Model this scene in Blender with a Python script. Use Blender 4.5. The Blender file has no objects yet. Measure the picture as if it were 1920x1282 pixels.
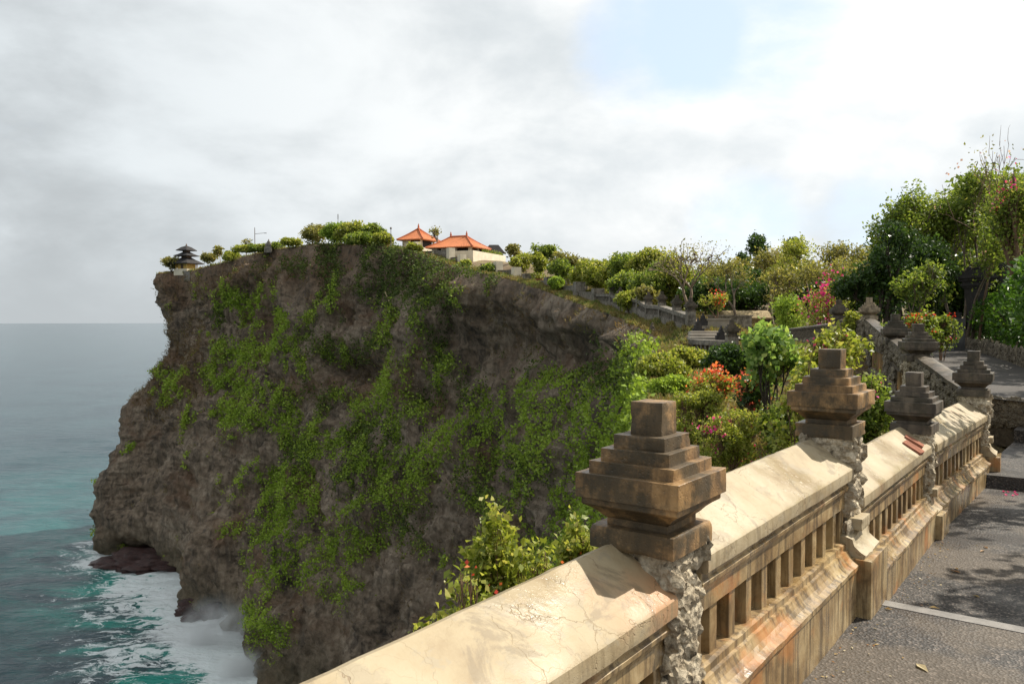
import bpy, bmesh, math, random
import numpy as np
from mathutils import Vector, Matrix, geometry

# ------------------------------------------------------------------ camera, sky, sun
scene = bpy.context.scene
C = scene.collection
F_PX = 1493.0                       # 28 mm on a 36 mm frame, 1920 px wide
PITCH = math.atan(43.0 / F_PX)      # eye level lies 43 px above the centre
SEA = -55.0                         # sea level below the eye

cam_data = bpy.data.cameras.new('camera')
cam_data.lens = 36.0 * F_PX / 1920.0
cam_data.sensor_width = 36.0
cam_data.clip_start = 0.05
cam_data.clip_end = 40000.0
cam = bpy.data.objects.new('camera', cam_data)
C.objects.link(cam)
cam.rotation_euler = (math.pi / 2 - PITCH, 0, 0)
scene.camera = cam

SUN_YAW = math.radians(68)          # clockwise from the view direction
SUN_EL = math.radians(47)
sun_dir = Vector((math.sin(SUN_YAW) * math.cos(SUN_EL), math.cos(SUN_YAW) * math.cos(SUN_EL), math.sin(SUN_EL)))
sd = bpy.data.lights.new('sun', 'SUN')
sd.energy = 3.6
sd.angle = math.radians(0.6)
sd.color = (1.0, 0.93, 0.80)
sun = bpy.data.objects.new('sun', sd)
C.objects.link(sun)
sun.rotation_euler = (-sun_dir).to_track_quat('-Z', 'Y').to_euler()
sun.location = (30, -20, 60)

world = bpy.data.worlds.new('World')
scene.world = world
world.use_nodes = True

def ray(px, py):
    t = PITCH
    u = (px - 960) / F_PX
    v = (641 - py) / F_PX
    return np.array([u, math.cos(t) + v * math.sin(t), -math.sin(t) + v * math.cos(t)])

def P(px, py, Y):
    r = ray(px, py)
    return r * (Y / r[1])

def build_world():
    nt = world.node_tree
    nt.nodes.clear()
    N = nt.nodes.new
    L = nt.links.new
    out = N('ShaderNodeOutputWorld')
    bg = N('ShaderNodeBackground')
    L(bg.outputs[0], out.inputs[0])
    sky = N('ShaderNodeTexSky')
    sky.sky_type = 'NISHITA'
    sky.sun_disc = False
    sky.sun_elevation = SUN_EL
    sky.sun_rotation = SUN_YAW
    sky.air_density = 1.0
    sky.dust_density = 2.0
    tc = N('ShaderNodeTexCoord')
    sep = N('ShaderNodeSeparateXYZ')
    L(tc.outputs['Generated'], sep.inputs[0])

    def M(op, a, b=None, c=None, clamp=False):
        n = N('ShaderNodeMath')
        n.operation = op
        n.use_clamp = clamp
        for i, v in enumerate((a, b, c)):
            if v is None:
                continue
            if isinstance(v, (int, float)):
                n.inputs[i].default_value = v
            else:
                L(v, n.inputs[i])
        return n.outputs[0]

    zc = M('MAXIMUM', sep.outputs[2], 0.0)
    inv = M('DIVIDE', 1.0, M('ADD', zc, 0.62))
    comb = N('ShaderNodeCombineXYZ')
    L(M('MULTIPLY', sep.outputs[0], inv), comb.inputs[0])
    L(M('MULTIPLY', sep.outputs[1], inv), comb.inputs[1])
    L(M('MULTIPLY', zc, 1.5), comb.inputs[2])

    def noise(scale, detail, rough, dist=0.0, off=0.0):
        mp = N('ShaderNodeMapping')
        mp.inputs['Location'].default_value = (off, off * 0.7, off * 0.3)
        L(comb.outputs[0], mp.inputs[0])
        n = N('ShaderNodeTexNoise')
        n.inputs['Scale'].default_value = scale
        n.inputs['Detail'].default_value = detail
        n.inputs['Roughness'].default_value = rough
        n.inputs['Distortion'].default_value = dist
        L(mp.outputs[0], n.inputs['Vector'])
        return n.outputs['Fac']

    def lobe(px, py, width):
        d = Vector(ray(px, py)).normalized()
        n = N('ShaderNodeVectorMath')
        n.operation = 'DOT_PRODUCT'
        nn = N('ShaderNodeVectorMath')
        nn.operation = 'NORMALIZE'
        L(tc.outputs['Generated'], nn.inputs[0])
        L(nn.outputs[0], n.inputs[0])
        n.inputs[1].default_value = d
        mr = N('ShaderNodeMapRange')
        mr.interpolation_type = 'SMOOTHSTEP'
        mr.inputs[1].default_value = math.cos(math.radians(width))
        mr.inputs[2].default_value = 1.0
        L(n.outputs['Value'], mr.inputs[0])
        return mr.outputs[0]

    def mapr(v, a, b, c, d, smooth=True):
        mr = N('ShaderNodeMapRange')
        if smooth:
            mr.interpolation_type = 'SMOOTHSTEP'
        for i, q in enumerate((a, b, c, d)):
            mr.inputs[i + 1].default_value = q
        L(v, mr.inputs[0])
        return mr.outputs[0]

    big = noise(1.6, 9.0, 0.58, 0.25, 3.1)
    fine = noise(3.8, 10.0, 0.58, 0.3, 7.7)
    shade = noise(2.2, 10.0, 0.54, 0.2, 12.4)
    # openings in the cloud deck: blue above the bushes, grey blue low over the trees
    gap = M('ADD', M('MULTIPLY', lobe(1215, 95, 7.0), 0.27), M('MULTIPLY', lobe(1430, 25, 8.5), 0.30))
    gap = M('ADD', gap, M('MULTIPLY', lobe(1650, 400, 5.0), 0.20))
    gap = M('ADD', gap, M('MULTIPLY', lobe(1400, 420, 5.0), 0.20))
    edge = noise(8.0, 8.0, 0.62, 0.4, 21.0)
    cov = M('ADD', M('MULTIPLY', big, 0.36), M('MULTIPLY', fine, 0.40))
    cov = M('SUBTRACT', M('ADD', cov, M('MULTIPLY', edge, 0.24)), gap)
    mask = mapr(cov, 0.15, 0.43, 0.0, 1.0)
    # clouds are brighter toward the sun's side
    sunside = N('ShaderNodeVectorMath')
    sunside.operation = 'DOT_PRODUCT'
    L(tc.outputs['Generated'], sunside.inputs[0])
    sunside.inputs[1].default_value = (math.sin(SUN_YAW), math.cos(SUN_YAW), 0.25)
    side = mapr(sunside.outputs['Value'], -0.20, 0.80, 0.0, 1.0)
    tex = M('ADD', M('MULTIPLY', shade, 0.72), M('MULTIPLY', fine, 0.28))
    body = M('ADD', M('MULTIPLY', mapr(tex, 0.38, 0.61, 0.0, 1.0), mapr(zc, 0.0, 0.12, 0.25, 1.0)), mapr(zc, 0.0, 0.12, 0.35, 0.0))
    lum = M('ADD', M('MULTIPLY', side, 0.15), M('MULTIPLY', body, 0.17))
    lum = M('ADD', lum, 0.33)
    # thin out toward the horizon
    low = mapr(zc, 0.0, 0.16, 1.0, 0.0)
    lum = M('SUBTRACT', lum, M('MULTIPLY', low, 0.06))
    ramp = N('ShaderNodeMix')
    ramp.data_type = 'RGBA'
    ramp.inputs[6].default_value = (0.90, 0.965, 1.0, 1)
    ramp.inputs[7].default_value = (1.0, 0.995, 0.975, 1)
    L(M('MULTIPLY', body, side), ramp.inputs[0])
    cl = N('ShaderNodeMix')
    cl.data_type = 'RGBA'
    cl.blend_type = 'MULTIPLY'
    cl.inputs[0].default_value = 1.0
    L(ramp.outputs[2], cl.inputs[6])
    cmb = N('ShaderNodeCombineColor')
    for i in range(3):
        L(lum, cmb.inputs[i])
    L(cmb.outputs[0], cl.inputs[7])
    # the clear sky between the clouds: Nishita with a thin veil of haze
    sk = N('ShaderNodeMix')
    sk.data_type = 'RGBA'
    sk.blend_type = 'MULTIPLY'
    sk.inputs[0].default_value = 1.0
    sk.inputs[7].default_value = (0.10, 0.10, 0.10, 1)
    L(sky.outputs[0], sk.inputs[6])
    veil = N('ShaderNodeMix')
    veil.data_type = 'RGBA'
    veil.inputs[0].default_value = 0.72
    L(sk.outputs[2], veil.inputs[6])
    veil.inputs[7].default_value = (0.46, 0.54, 0.64, 1)
    fin = N('ShaderNodeMix')
    fin.data_type = 'RGBA'
    L(mask, fin.inputs[0])
    L(veil.outputs[2], fin.inputs[6])
    L(cl.outputs[2], fin.inputs[7])
    L(fin.outputs[2], bg.inputs[0])
    bg.inputs[1].default_value = 1.0

build_world()
vs = scene.view_settings
vs.view_transform = 'Standard'
vs.look = 'None'
vs.exposure = 0.84
vs.gamma = 1.0
vs.use_curve_mapping = False
scene.cycles.use_denoising = True
scene.cycles.max_bounces = 6
scene.cycles.transparent_max_bounces = 8
scene.cycles.volume_bounces = 1

# ------------------------------------------------------------------ noise and mesh helpers
_prng = np.random.default_rng(5)
_perm = np.concatenate([_prng.permutation(256)] * 3)
_grad = _prng.normal(size=(256, 3))
_grad /= np.linalg.norm(_grad, axis=1)[:, None]

def noise3(p):
    p = np.asarray(p, float)
    i = np.floor(p).astype(int)
    f = p - i
    i &= 255
    u = f * f * f * (f * (f * 6 - 15) + 10)
    res = 0.0
    for dx in (0, 1):
        for dy in (0, 1):
            for dz in (0, 1):
                h = _perm[_perm[_perm[(i[..., 0] + dx) & 255] + ((i[..., 1] + dy) & 255)] + ((i[..., 2] + dz) & 255)]
                g = _grad[h]
                d = (f[..., 0] - dx) * g[..., 0] + (f[..., 1] - dy) * g[..., 1] + (f[..., 2] - dz) * g[..., 2]
                w = (u[..., 0] if dx else 1 - u[..., 0]) * (u[..., 1] if dy else 1 - u[..., 1]) * (u[..., 2] if dz else 1 - u[..., 2])
                res = res + d * w
    return res * 1.5

def fbm(p, octv=4, lac=2.0, gain=0.5):
    p = np.asarray(p, float)
    a, s = 1.0, 0.0
    for k in range(octv):
        s = s + a * noise3(p + 17.3 * k)
        p = p * lac
        a *= gain
    return s

def ridged(p, octv=4):
    p = np.asarray(p, float)
    a, s = 1.0, 0.0
    for k in range(octv):
        s = s + a * (1 - 2 * np.abs(noise3(p + 9.1 * k)))
        p = p * 2.1
        a *= 0.5
    return s

def link(name, me, parent=None, loc=None):
    o = bpy.data.objects.new(name, me)
    C.objects.link(o)
    if parent is not None:
        o.parent = parent
    if loc is not None:
        o.location = loc
    return o

def mesh_obj(name, V, F, mat=None, parent=None, smooth=False, sharp=None, attr=None, loc=None):
    me = bpy.data.meshes.new(name)
    V = np.asarray(V, dtype=np.float32)
    if isinstance(F, np.ndarray):
        n, k = F.shape
        me.vertices.add(len(V))
        me.vertices.foreach_set('co', V.ravel())
        me.loops.add(n * k)
        me.loops.foreach_set('vertex_index', F.astype(np.int32).ravel())
        me.polygons.add(n)
        me.polygons.foreach_set('loop_start', np.arange(0, n * k, k, dtype=np.int32))
        me.update(calc_edges=True)
        me.validate()
    else:
        me.from_pydata([tuple(v) for v in V.tolist()], [], F)
        me.update()
    if attr:
        for an, av in attr.items():
            a = me.attributes.new(an, 'FLOAT', 'POINT')
            a.data.foreach_set('value', np.asarray(av, dtype=np.float32))
    if smooth:
        me.polygons.foreach_set('use_smooth', np.ones(len(me.polygons), dtype=bool))
        if sharp is not None:
            me.set_sharp_from_angle(angle=math.radians(sharp))
    if mat is not None:
        me.materials.append(mat)
    return link(name, me, parent, loc)

def thing(name, label, cat, loc=(0, 0, 0), group=None):
    o = bpy.data.objects.new(name, None)
    o.empty_display_size = 0.3
    C.objects.link(o)
    o.location = loc
    return tag(o, label, cat, group)

def tag(o, label, cat, group=None, kind=None):
    o['label'] = label
    o['category'] = cat
    if group:
        o['group'] = group
    if kind:
        o['kind'] = kind
    return o

def struct(o, label=None, cat=None):
    o['kind'] = 'structure'
    if label:
        o['label'] = label
        o['category'] = cat
    return o

class MB:
    """collects shapes into one mesh"""
    def __init__(self):
        self.V, self.F = [], []

    def add(self, V, F):
        b = len(self.V)
        self.V += [tuple(v) for v in V]
        self.F += [tuple(i + b for i in f) for f in F]
        return self

    def box(self, c, s, rz=0.0, top=1.0):
        hx, hy, hz = s[0] / 2, s[1] / 2, s[2] / 2
        cr, sr = math.cos(rz), math.sin(rz)
        V = []
        for z, k in ((-hz, 1.0), (hz, top)):
            for x, y in ((-hx, -hy), (hx, -hy), (hx, hy), (-hx, hy)):
                x, y = x * k, y * k
                V.append((c[0] + x * cr - y * sr, c[1] + x * sr + y * cr, c[2] + z))
        return self.add(V, [(3, 2, 1, 0), (4, 5, 6, 7), (0, 1, 5, 4), (1, 2, 6, 5), (2, 3, 7, 6), (3, 0, 4, 7)])

    def prism(self, sec, ring):
        """sec: list of (k,z) closed section; ring: list of functions (k,z)->xyz"""
        n = len(sec)
        V = []
        for fn in ring:
            V += [fn(k, z) for k, z in sec]
        F = []
        for r in range(len(ring) - 1):
            for i in range(n):
                j = (i + 1) % n
                F.append((r * n + i, r * n + j, (r + 1) * n + j, (r + 1) * n + i))
        F.append(tuple(range(n - 1, -1, -1)))
        F.append(tuple((len(ring) - 1) * n + i for i in range(n)))
        return self.add(V, F)

    def tube(self, pts, rad, n=6):
        pts = [Vector(p) for p in pts]
        V, F = [], []
        for i, p in enumerate(pts):
            d = (pts[min(i + 1, len(pts) - 1)] - pts[max(i - 1, 0)]).normalized()
            a = d.orthogonal().normalized()
            b = d.cross(a)
            r = rad[i] if isinstance(rad, (list, tuple)) else rad
            for k in range(n):
                t = 2 * math.pi * k / n
                V.append(p + a * (r * math.cos(t)) + b * (r * math.sin(t)))
        for i in range(len(pts) - 1):
            for k in range(n):
                F.append((i * n + k, i * n + (k + 1) % n, (i + 1) * n + (k + 1) % n, (i + 1) * n + k))
        F.append(tuple(range(n - 1, -1, -1)))
        F.append(tuple((len(pts) - 1) * n + k for k in range(n)))
        return self.add(V, F)

    def lathe(self, c, prof, n=12):
        V, F = [], []
        for r, z in prof:
            for k in range(n):
                t = 2 * math.pi * k / n
                V.append((c[0] + r * math.cos(t), c[1] + r * math.sin(t), c[2] + z))
        for i in range(len(prof) - 1):
            for k in range(n):
                F.append((i * n + k, i * n + (k + 1) % n, (i + 1) * n + (k + 1) % n, (i + 1) * n + k))
        F.append(tuple(range(n - 1, -1, -1)))
        F.append(tuple((len(prof) - 1) * n + k for k in range(n)))
        return self.add(V, F)

    def build(self, name, mat, parent=None, smooth=False, sharp=35, loc=None):
        return mesh_obj(name, np.array(self.V), [list(f) for f in self.F], mat, parent, smooth, sharp, loc=loc)

# ------------------------------------------------------------------ materials
def new_mat(name):
    m = bpy.data.materials.new(name)
    m.use_nodes = True
    nt = m.node_tree
    b = nt.nodes['Principled BSDF']
    return m, nt, b

class NT:
    """small node-tree writer"""
    def __init__(self, nt):
        self.nt = nt
        self.pos = nt.nodes.new('ShaderNodeNewGeometry').outputs['Position']

    def N(self, t):
        return self.nt.nodes.new(t)

    def L(self, a, b):
        self.nt.links.new(a, b)

    def map(self, scale=(1, 1, 1), loc=(0, 0, 0), src=None):
        m = self.N('ShaderNodeMapping')
        m.inputs['Scale'].default_value = scale
        m.inputs['Location'].default_value = loc
        self.L(src or self.pos, m.inputs[0])
        return m.outputs[0]

    def noise(self, scale, detail=4, rough=0.55, vec=None, dist=0.0, color=False):
        n = self.N('ShaderNodeTexNoise')
        n.inputs['Scale'].default_value = scale
        n.inputs['Detail'].default_value = detail
        n.inputs['Roughness'].default_value = rough
        n.inputs['Distortion'].default_value = dist
        self.L(vec or self.pos, n.inputs['Vector'])
        return n.outputs['Color' if color else 'Fac']

    def voro(self, scale, feature='F1', vec=None, out='Distance', rnd=1.0):
        n = self.N('ShaderNodeTexVoronoi')
        n.feature = feature
        n.inputs['Scale'].default_value = scale
        n.inputs['Randomness'].default_value = rnd
        self.L(vec or self.pos, n.inputs['Vector'])
        return n.outputs[out]

    def ramp(self, fac, stops):
        r = self.N('ShaderNodeValToRGB')
        e = r.color_ramp.elements
        while len(e) < len(stops):
            e.new(0.5)
        for i, (p, c) in enumerate(stops):
            e[i].position = p
            e[i].color = (*c, 1) if not isinstance(c, (int, float)) else (c, c, c, 1)
        self.L(fac, r.inputs[0])
        return r.outputs[0]

    def mix(self, fac, a, b, mode='MIX'):
        m = self.N('ShaderNodeMix')
        m.data_type = 'RGBA'
        m.blend_type = mode
        for i, v in ((0, fac), (6, a), (7, b)):
            if isinstance(v, (int, float)):
                m.inputs[i].default_value = v if i == 0 else (v, v, v, 1)
            elif isinstance(v, tuple):
                m.inputs[i].default_value = (*v, 1)
            else:
                self.L(v, m.inputs[i])
        return m.outputs[2]

    def math(self, op, a, b=0.0, clamp=False):
        n = self.N('ShaderNodeMath')
        n.operation = op
        n.use_clamp = clamp
        for i, v in enumerate((a, b)):
            if isinstance(v, (int, float)):
                n.inputs[i].default_value = v
            else:
                self.L(v, n.inputs[i])
        return n.outputs[0]

    def mr(self, v, a, b, c=0.0, d=1.0):
        n = self.N('ShaderNodeMapRange')
        n.interpolation_type = 'SMOOTHSTEP'
        for i, q in enumerate((a, b, c, d)):
            n.inputs[i + 1].default_value = q
        self.L(v, n.inputs[0])
        return n.outputs[0]

    def attr(self, name):
        a = self.N('ShaderNodeAttribute')
        a.attribute_name = name
        return a.outputs['Fac']

    def bump(self, h, strength, dist, prev=None):
        b = self.N('ShaderNodeBump')
        b.inputs['Strength'].default_value = strength
        b.inputs['Distance'].default_value = dist
        self.L(h, b.inputs['Height'])
        if prev is not None:
            self.L(prev, b.inputs['Normal'])
        return b.outputs[0]

def mat_plain(name, col, rough=0.7, nscale=3.0, var=0.25, bump=0.3, bdist=0.01):
    m, nt, b = new_mat(name)
    t = NT(nt)
    n = t.noise(nscale, 6, 0.6)
    lo = tuple(c * (1 - var) for c in col)
    hi = tuple(min(1, c * (1 + var)) for c in col)
    t.L(t.ramp(n, [(0.3, lo), (0.7, hi)]), b.inputs['Base Color'])
    b.inputs['Roughness'].default_value = rough
    if bump:
        t.L(t.bump(t.noise(nscale * 8, 5, 0.6), bump, bdist), b.inputs['Normal'])
    return m

def mat_coping():
    m, nt, b = new_mat('limewashed_coping')
    t = NT(nt)
    n1 = t.noise(2.3, 7, 0.62)
    col = t.ramp(n1, [(0.28, (0.24, 0.168, 0.09)), (0.45, (0.345, 0.27, 0.16)), (0.66, (0.41, 0.34, 0.225))])
    # peeling: patches where the wash is gone
    pe = t.noise(5.0, 9, 0.66, t.map((1, 1, 2), (4, 1, 0)))
    col = t.mix(t.mr(pe, 0.57, 0.61, 0, 0.6), col, (0.30, 0.25, 0.17))
    n2 = t.noise(1.2, 4, 0.5, t.map((1, 1, 1), (9, 2, 1)))
    col = t.mix(t.mr(n2, 0.56, 0.70, 0, 0.65), col, (0.42, 0.20, 0.09))
    sn = t.noise(2.6, 8, 0.7, t.map((1, 1, 1), (14, 6, 2)), 0.8)
    col = t.mix(t.mr(sn, 0.53, 0.60, 0, 0.6), col, (0.19, 0.145, 0.09))
    # water drips down the vertical edges
    dr = t.noise(1.0, 5, 0.65, t.map((26, 26, 0.9)))
    geo = t.N('ShaderNodeNewGeometry')
    sp = t.N('ShaderNodeSeparateXYZ')
    t.L(geo.outputs['True Normal'], sp.inputs[0])
    side = t.mr(sp.outputs[2], 0.25, 0.55, 1, 0)
    col = t.mix(t.math('MULTIPLY', t.mr(dr, 0.46, 0.66), t.math('MULTIPLY', side, 0.75)), col, (0.24, 0.18, 0.10))
    # fine cracks
    wv = t.N('ShaderNodeVectorMath')
    wv.operation = 'ADD'
    nz = t.noise(6.0, 4, 0.6, color=True)
    sc = t.N('ShaderNodeVectorMath')
    sc.operation = 'SCALE'
    sc.inputs['Scale'].default_value = 0.24
    t.L(nz, sc.inputs[0])
    t.L(t.pos, wv.inputs[0])
    t.L(sc.outputs[0], wv.inputs[1])
    cr = t.voro(2.9, 'DISTANCE_TO_EDGE', wv.outputs[0])
    cr2 = t.voro(9.0, 'DISTANCE_TO_EDGE', wv.outputs[0])
    gate = t.mr(t.noise(1.7, 3, 0.5, t.map((1, 1, 1), (3, 8, 2))), 0.36, 0.54)
    crk = t.math('MULTIPLY', t.mr(cr, 0.0, 0.011, 0.9, 0), t.math('ADD', t.math('MULTIPLY', gate, 0.75), 0.1))
    crk2 = t.math('MULTIPLY', t.mr(cr2, 0.0, 0.016, 0.22, 0), gate)
    ck = t.math('MAXIMUM', crk, crk2)
    col = t.mix(t.math('MULTIPLY', ck, 0.75), col, (0.16, 0.10, 0.05))
    t.L(col, b.inputs['Base Color'])
    wet = t.mr(t.noise(1.6, 4, 0.5, t.map((1, 1, 1), (5, 5, 5))), 0.45, 0.65)
    t.L(t.math('SUBTRACT', 0.62, t.math('MULTIPLY', wet, 0.36)), b.inputs['Roughness'])
    nb = t.bump(t.math('SUBTRACT', t.noise(22, 6, 0.6), t.math('MULTIPLY', ck, 1.2)), 0.35, 0.006)
    nb = t.bump(pe, 0.25, 0.02, nb)
    t.L(nb, b.inputs['Normal'])
    return m

def mat_capstone(name, light, mid, dark, moss):
    m, nt, b = new_mat(name)
    t = NT(nt)
    n1 = t.noise(5.0, 8, 0.65, dist=0.4)
    col = t.ramp(n1, [(0.28, dark), (0.46, mid), (0.70, light)])
    st = t.noise(3.0, 6, 0.7, t.map((5, 5, 0.8)))
    col = t.mix(t.mr(st, 0.42, 0.64, 0, 0.55), col, tuple(c * 0.55 for c in dark))
    ms = t.noise(2.4, 7, 0.7, t.map((1, 1, 1), (2, 3, 4)))
    col = t.mix(t.mr(ms, 0.485, 0.61, 0, moss), col, (0.035, 0.029, 0.016))
    t.L(col, b.inputs['Base Color'])
    t.L(t.mr(t.noise(3.5, 5, 0.6), 0.35, 0.65, 0.72, 0.34), b.inputs['Roughness'])
    nb = t.bump(t.noise(45, 6, 0.65), 0.4, 0.005)
    nb = t.bump(t.noise(9, 4, 0.6), 0.3, 0.012, nb)
    nb = t.bump(t.mr(t.voro(55), 0.0, 0.35), 0.35, 0.006, nb)
    t.L(nb, b.inputs['Normal'])
    return m

def mat_plinth():
    m, nt, b = new_mat('stained_plaster')
    t = NT(nt)
    n1 = t.noise(3.0, 8, 0.65, dist=0.5)
    col = t.ramp(n1, [(0.30, (0.075, 0.042, 0.017)), (0.43, (0.23, 0.145, 0.062)), (0.57, (0.36, 0.255, 0.125)), (0.72, (0.50, 0.39, 0.22))])
    st = t.noise(1.5, 6, 0.68, t.map((9, 9, 0.7)))
    col = t.mix(t.mr(st, 0.45, 0.60, 0, 0.85), col, (0.085, 0.055, 0.026))
    o = t.noise(2.0, 5, 0.6, t.map((1, 1, 1), (7, 1, 3)))
    col = t.mix(t.mr(o, 0.54, 0.68, 0, 0.7), col, (0.42, 0.17, 0.045))
    t.L(col, b.inputs['Base Color'])
    t.L(t.mr(t.noise(2.2, 4, 0.6), 0.38, 0.62, 0.60, 0.22), b.inputs['Roughness'])
    nb = t.bump(t.noise(30, 6, 0.6), 0.3, 0.005)
    nb = t.bump(t.noise(7, 5, 0.6), 0.35, 0.02, nb)
    t.L(nb, b.inputs['Normal'])
    return m

def mat_rubble(name='coral_rubble', k=1.0, dark=0.35):
    m, nt, b = new_mat(name)
    t = NT(nt)
    oi = t.N('ShaderNodeObjectInfo')
    n1 = t.noise(14, 8, 0.7)
    col = t.ramp(n1, [(0.32, (0.07 * k, 0.052 * k, 0.034 * k)), (0.42, (0.42 * k, 0.34 * k, 0.23 * k)), (0.56, (0.74 * k, 0.63 * k, 0.46 * k))])
    col = t.mix(t.math('MULTIPLY', oi.outputs['Random'], dark), col, (0.09 * k, 0.07 * k, 0.05 * k))
    t.L(col, b.inputs['Base Color'])
    b.inputs['Roughness'].default_value = 0.92
    nb = t.bump(t.noise(48, 8, 0.78), 1.0, 0.02)
    nb = t.bump(t.voro(30), 0.9, 0.025, nb)
    t.L(nb, b.inputs['Normal'])
    return m

def mat_rock():
    m, nt, b = new_mat('cliff_rock')
    t = NT(nt)
    n1 = t.noise(0.10, 8, 0.62, dist=0.6)
    n2 = t.noise(0.9, 9, 0.68)
    mixn = t.math('ADD', t.math('MULTIPLY', n1, 0.5), t.math('MULTIPLY', n2, 0.5))
    col = t.ramp(mixn, [(0.36, (0.060, 0.046, 0.032)), (0.44, (0.22, 0.163, 0.110)), (0.52, (0.38, 0.285, 0.198)), (0.62, (0.58, 0.455, 0.335))])
    strk = t.noise(0.5, 7, 0.7, t.map((1.3, 1.3, 0.10)))
    col = t.mix(t.mr(strk, 0.48, 0.66, 0, 0.6), col, (0.050, 0.042, 0.035))
    # rusty weathering
    r = t.noise(0.07, 6, 0.65, t.map((1, 1, 1.3), (30, 10, 5)))
    col = t.mix(t.mr(r, 0.50, 0.66, 0, 0.6), col, (0.27, 0.145, 0.075))
    sep = t.N('ShaderNodeSeparateXYZ')
    t.L(t.pos, sep.inputs[0])
    top = t.mr(t.math('ADD', sep.outputs[2], t.math('MULTIPLY', t.noise(0.12, 5, 0.6), 16)), 9, 19, 0, 0.55)
    col = t.mix(t.math('MULTIPLY', top, t.mr(n2, 0.35, 0.6)), col, (0.30, 0.165, 0.085))
    # splash zone at the foot: pale olive rock
    foot = t.mr(t.math('ADD', sep.outputs[2], t.math('MULTIPLY', t.noise(0.2, 4, 0.6), 6)), SEA + 4, SEA + 13, 0.6, 0)
    col = t.mix(foot, col, (0.16, 0.135, 0.075))
    t.L(col, b.inputs['Base Color'])
    b.inputs['Roughness'].default_value = 0.9
    nb = t.bump(t.noise(1.1, 10, 0.74), 1.0, 2.4)
    nb = t.bump(t.noise(0.8, 6, 0.7, t.map((1.6, 1.6, 0.35))), 0.7, 1.2, nb)
    nb = t.bump(t.noise(4.0, 7, 0.75), 1.0, 0.5, nb)
    nb = t.bump(t.voro(0.9, 'F1', t.map((1, 1, 0.6))), 0.6, 0.8, nb)
    t.L(nb, b.inputs['Normal'])
    return m

def mat_ground():
    m, nt, b = new_mat('soil_and_grass')
    t = NT(nt)
    n = t.noise(0.5, 8, 0.65)
    n2 = t.noise(5.0, 8, 0.7)
    col = t.ramp(t.math('ADD', t.math('MULTIPLY', n, 0.5), t.math('MULTIPLY', n2, 0.5)),
                 [(0.36, (0.075, 0.047, 0.028)), (0.48, (0.15, 0.10, 0.055)), (0.58, (0.17, 0.14, 0.06)), (0.70, (0.11, 0.13, 0.035))])
    t.L(col, b.inputs['Base Color'])
    b.inputs['Roughness'].default_value = 0.95
    t.L(t.bump(t.noise(9, 8, 0.75), 0.9, 0.08), b.inputs['Normal'])
    return m

def mat_path():
    m, nt, b = new_mat('pebble_aggregate_path')
    t = NT(nt)
    v = t.voro(52, out='Color')
    vd = t.voro(52)
    bw = t.N('ShaderNodeRGBToBW')
    t.L(v, bw.inputs[0])
    n = t.noise(0.9, 6, 0.6)
    base = t.ramp(bw.outputs[0], [(0.2, (0.017, 0.015, 0.014)), (0.6, (0.054, 0.046, 0.040)), (0.88, (0.18, 0.15, 0.128))])
    col = t.mix(t.mr(vd, 0.45, 0.8), base, (0.022, 0.019, 0.017))
    col = t.mix(t.mr(n, 0.45, 0.65, 0, 0.65), col, (0.038, 0.030, 0.025))
    col = t.mix(t.mr(t.noise(0.7, 5, 0.6, t.map((1, 1, 1), (8, 3, 1))), 0.52, 0.62, 0, 0.45), col, (0.12, 0.09, 0.06))
    t.L(col, b.inputs['Base Color'])
    t.L(t.mr(n, 0.42, 0.62, 0.75, 0.42), b.inputs['Roughness'])
    t.L(t.bump(vd, 0.8, 0.006), b.inputs['Normal'])
    return m

def mat_leaf(name, cols, trans=0.35, rough=0.5):
    m = bpy.data.materials.new(name)
    m.use_nodes = True
    nt = m.node_tree
    nt.nodes.clear()
    t = NT(nt)
    out = t.N('ShaderNodeOutputMaterial')
    b = t.N('ShaderNodeBsdfPrincipled')
    tr = t.N('ShaderNodeBsdfTranslucent')
    mx = t.N('ShaderNodeMixShader')
    n = len(cols)
    col = t.ramp(t.attr('rnd'), [((i + 0.5) / n, c) for i, c in enumerate(cols)])
    t.L(col, b.inputs['Base Color'])
    b.inputs['Roughness'].default_value = rough
    b.inputs['Specular IOR Level'].default_value = 0.35
    hs = t.mix(1.0, col, (1.0, 1.0, 0.55), 'MULTIPLY')
    br = t.mix(1.0, hs, 1.5, 'MULTIPLY')
    t.L(br, tr.inputs['Color'])
    mx.inputs[0].default_value = trans
    t.L(b.outputs[0], mx.inputs[1])
    t.L(tr.outputs[0], mx.inputs[2])
    t.L(mx.outputs[0], out.inputs[0])
    return m

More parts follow.
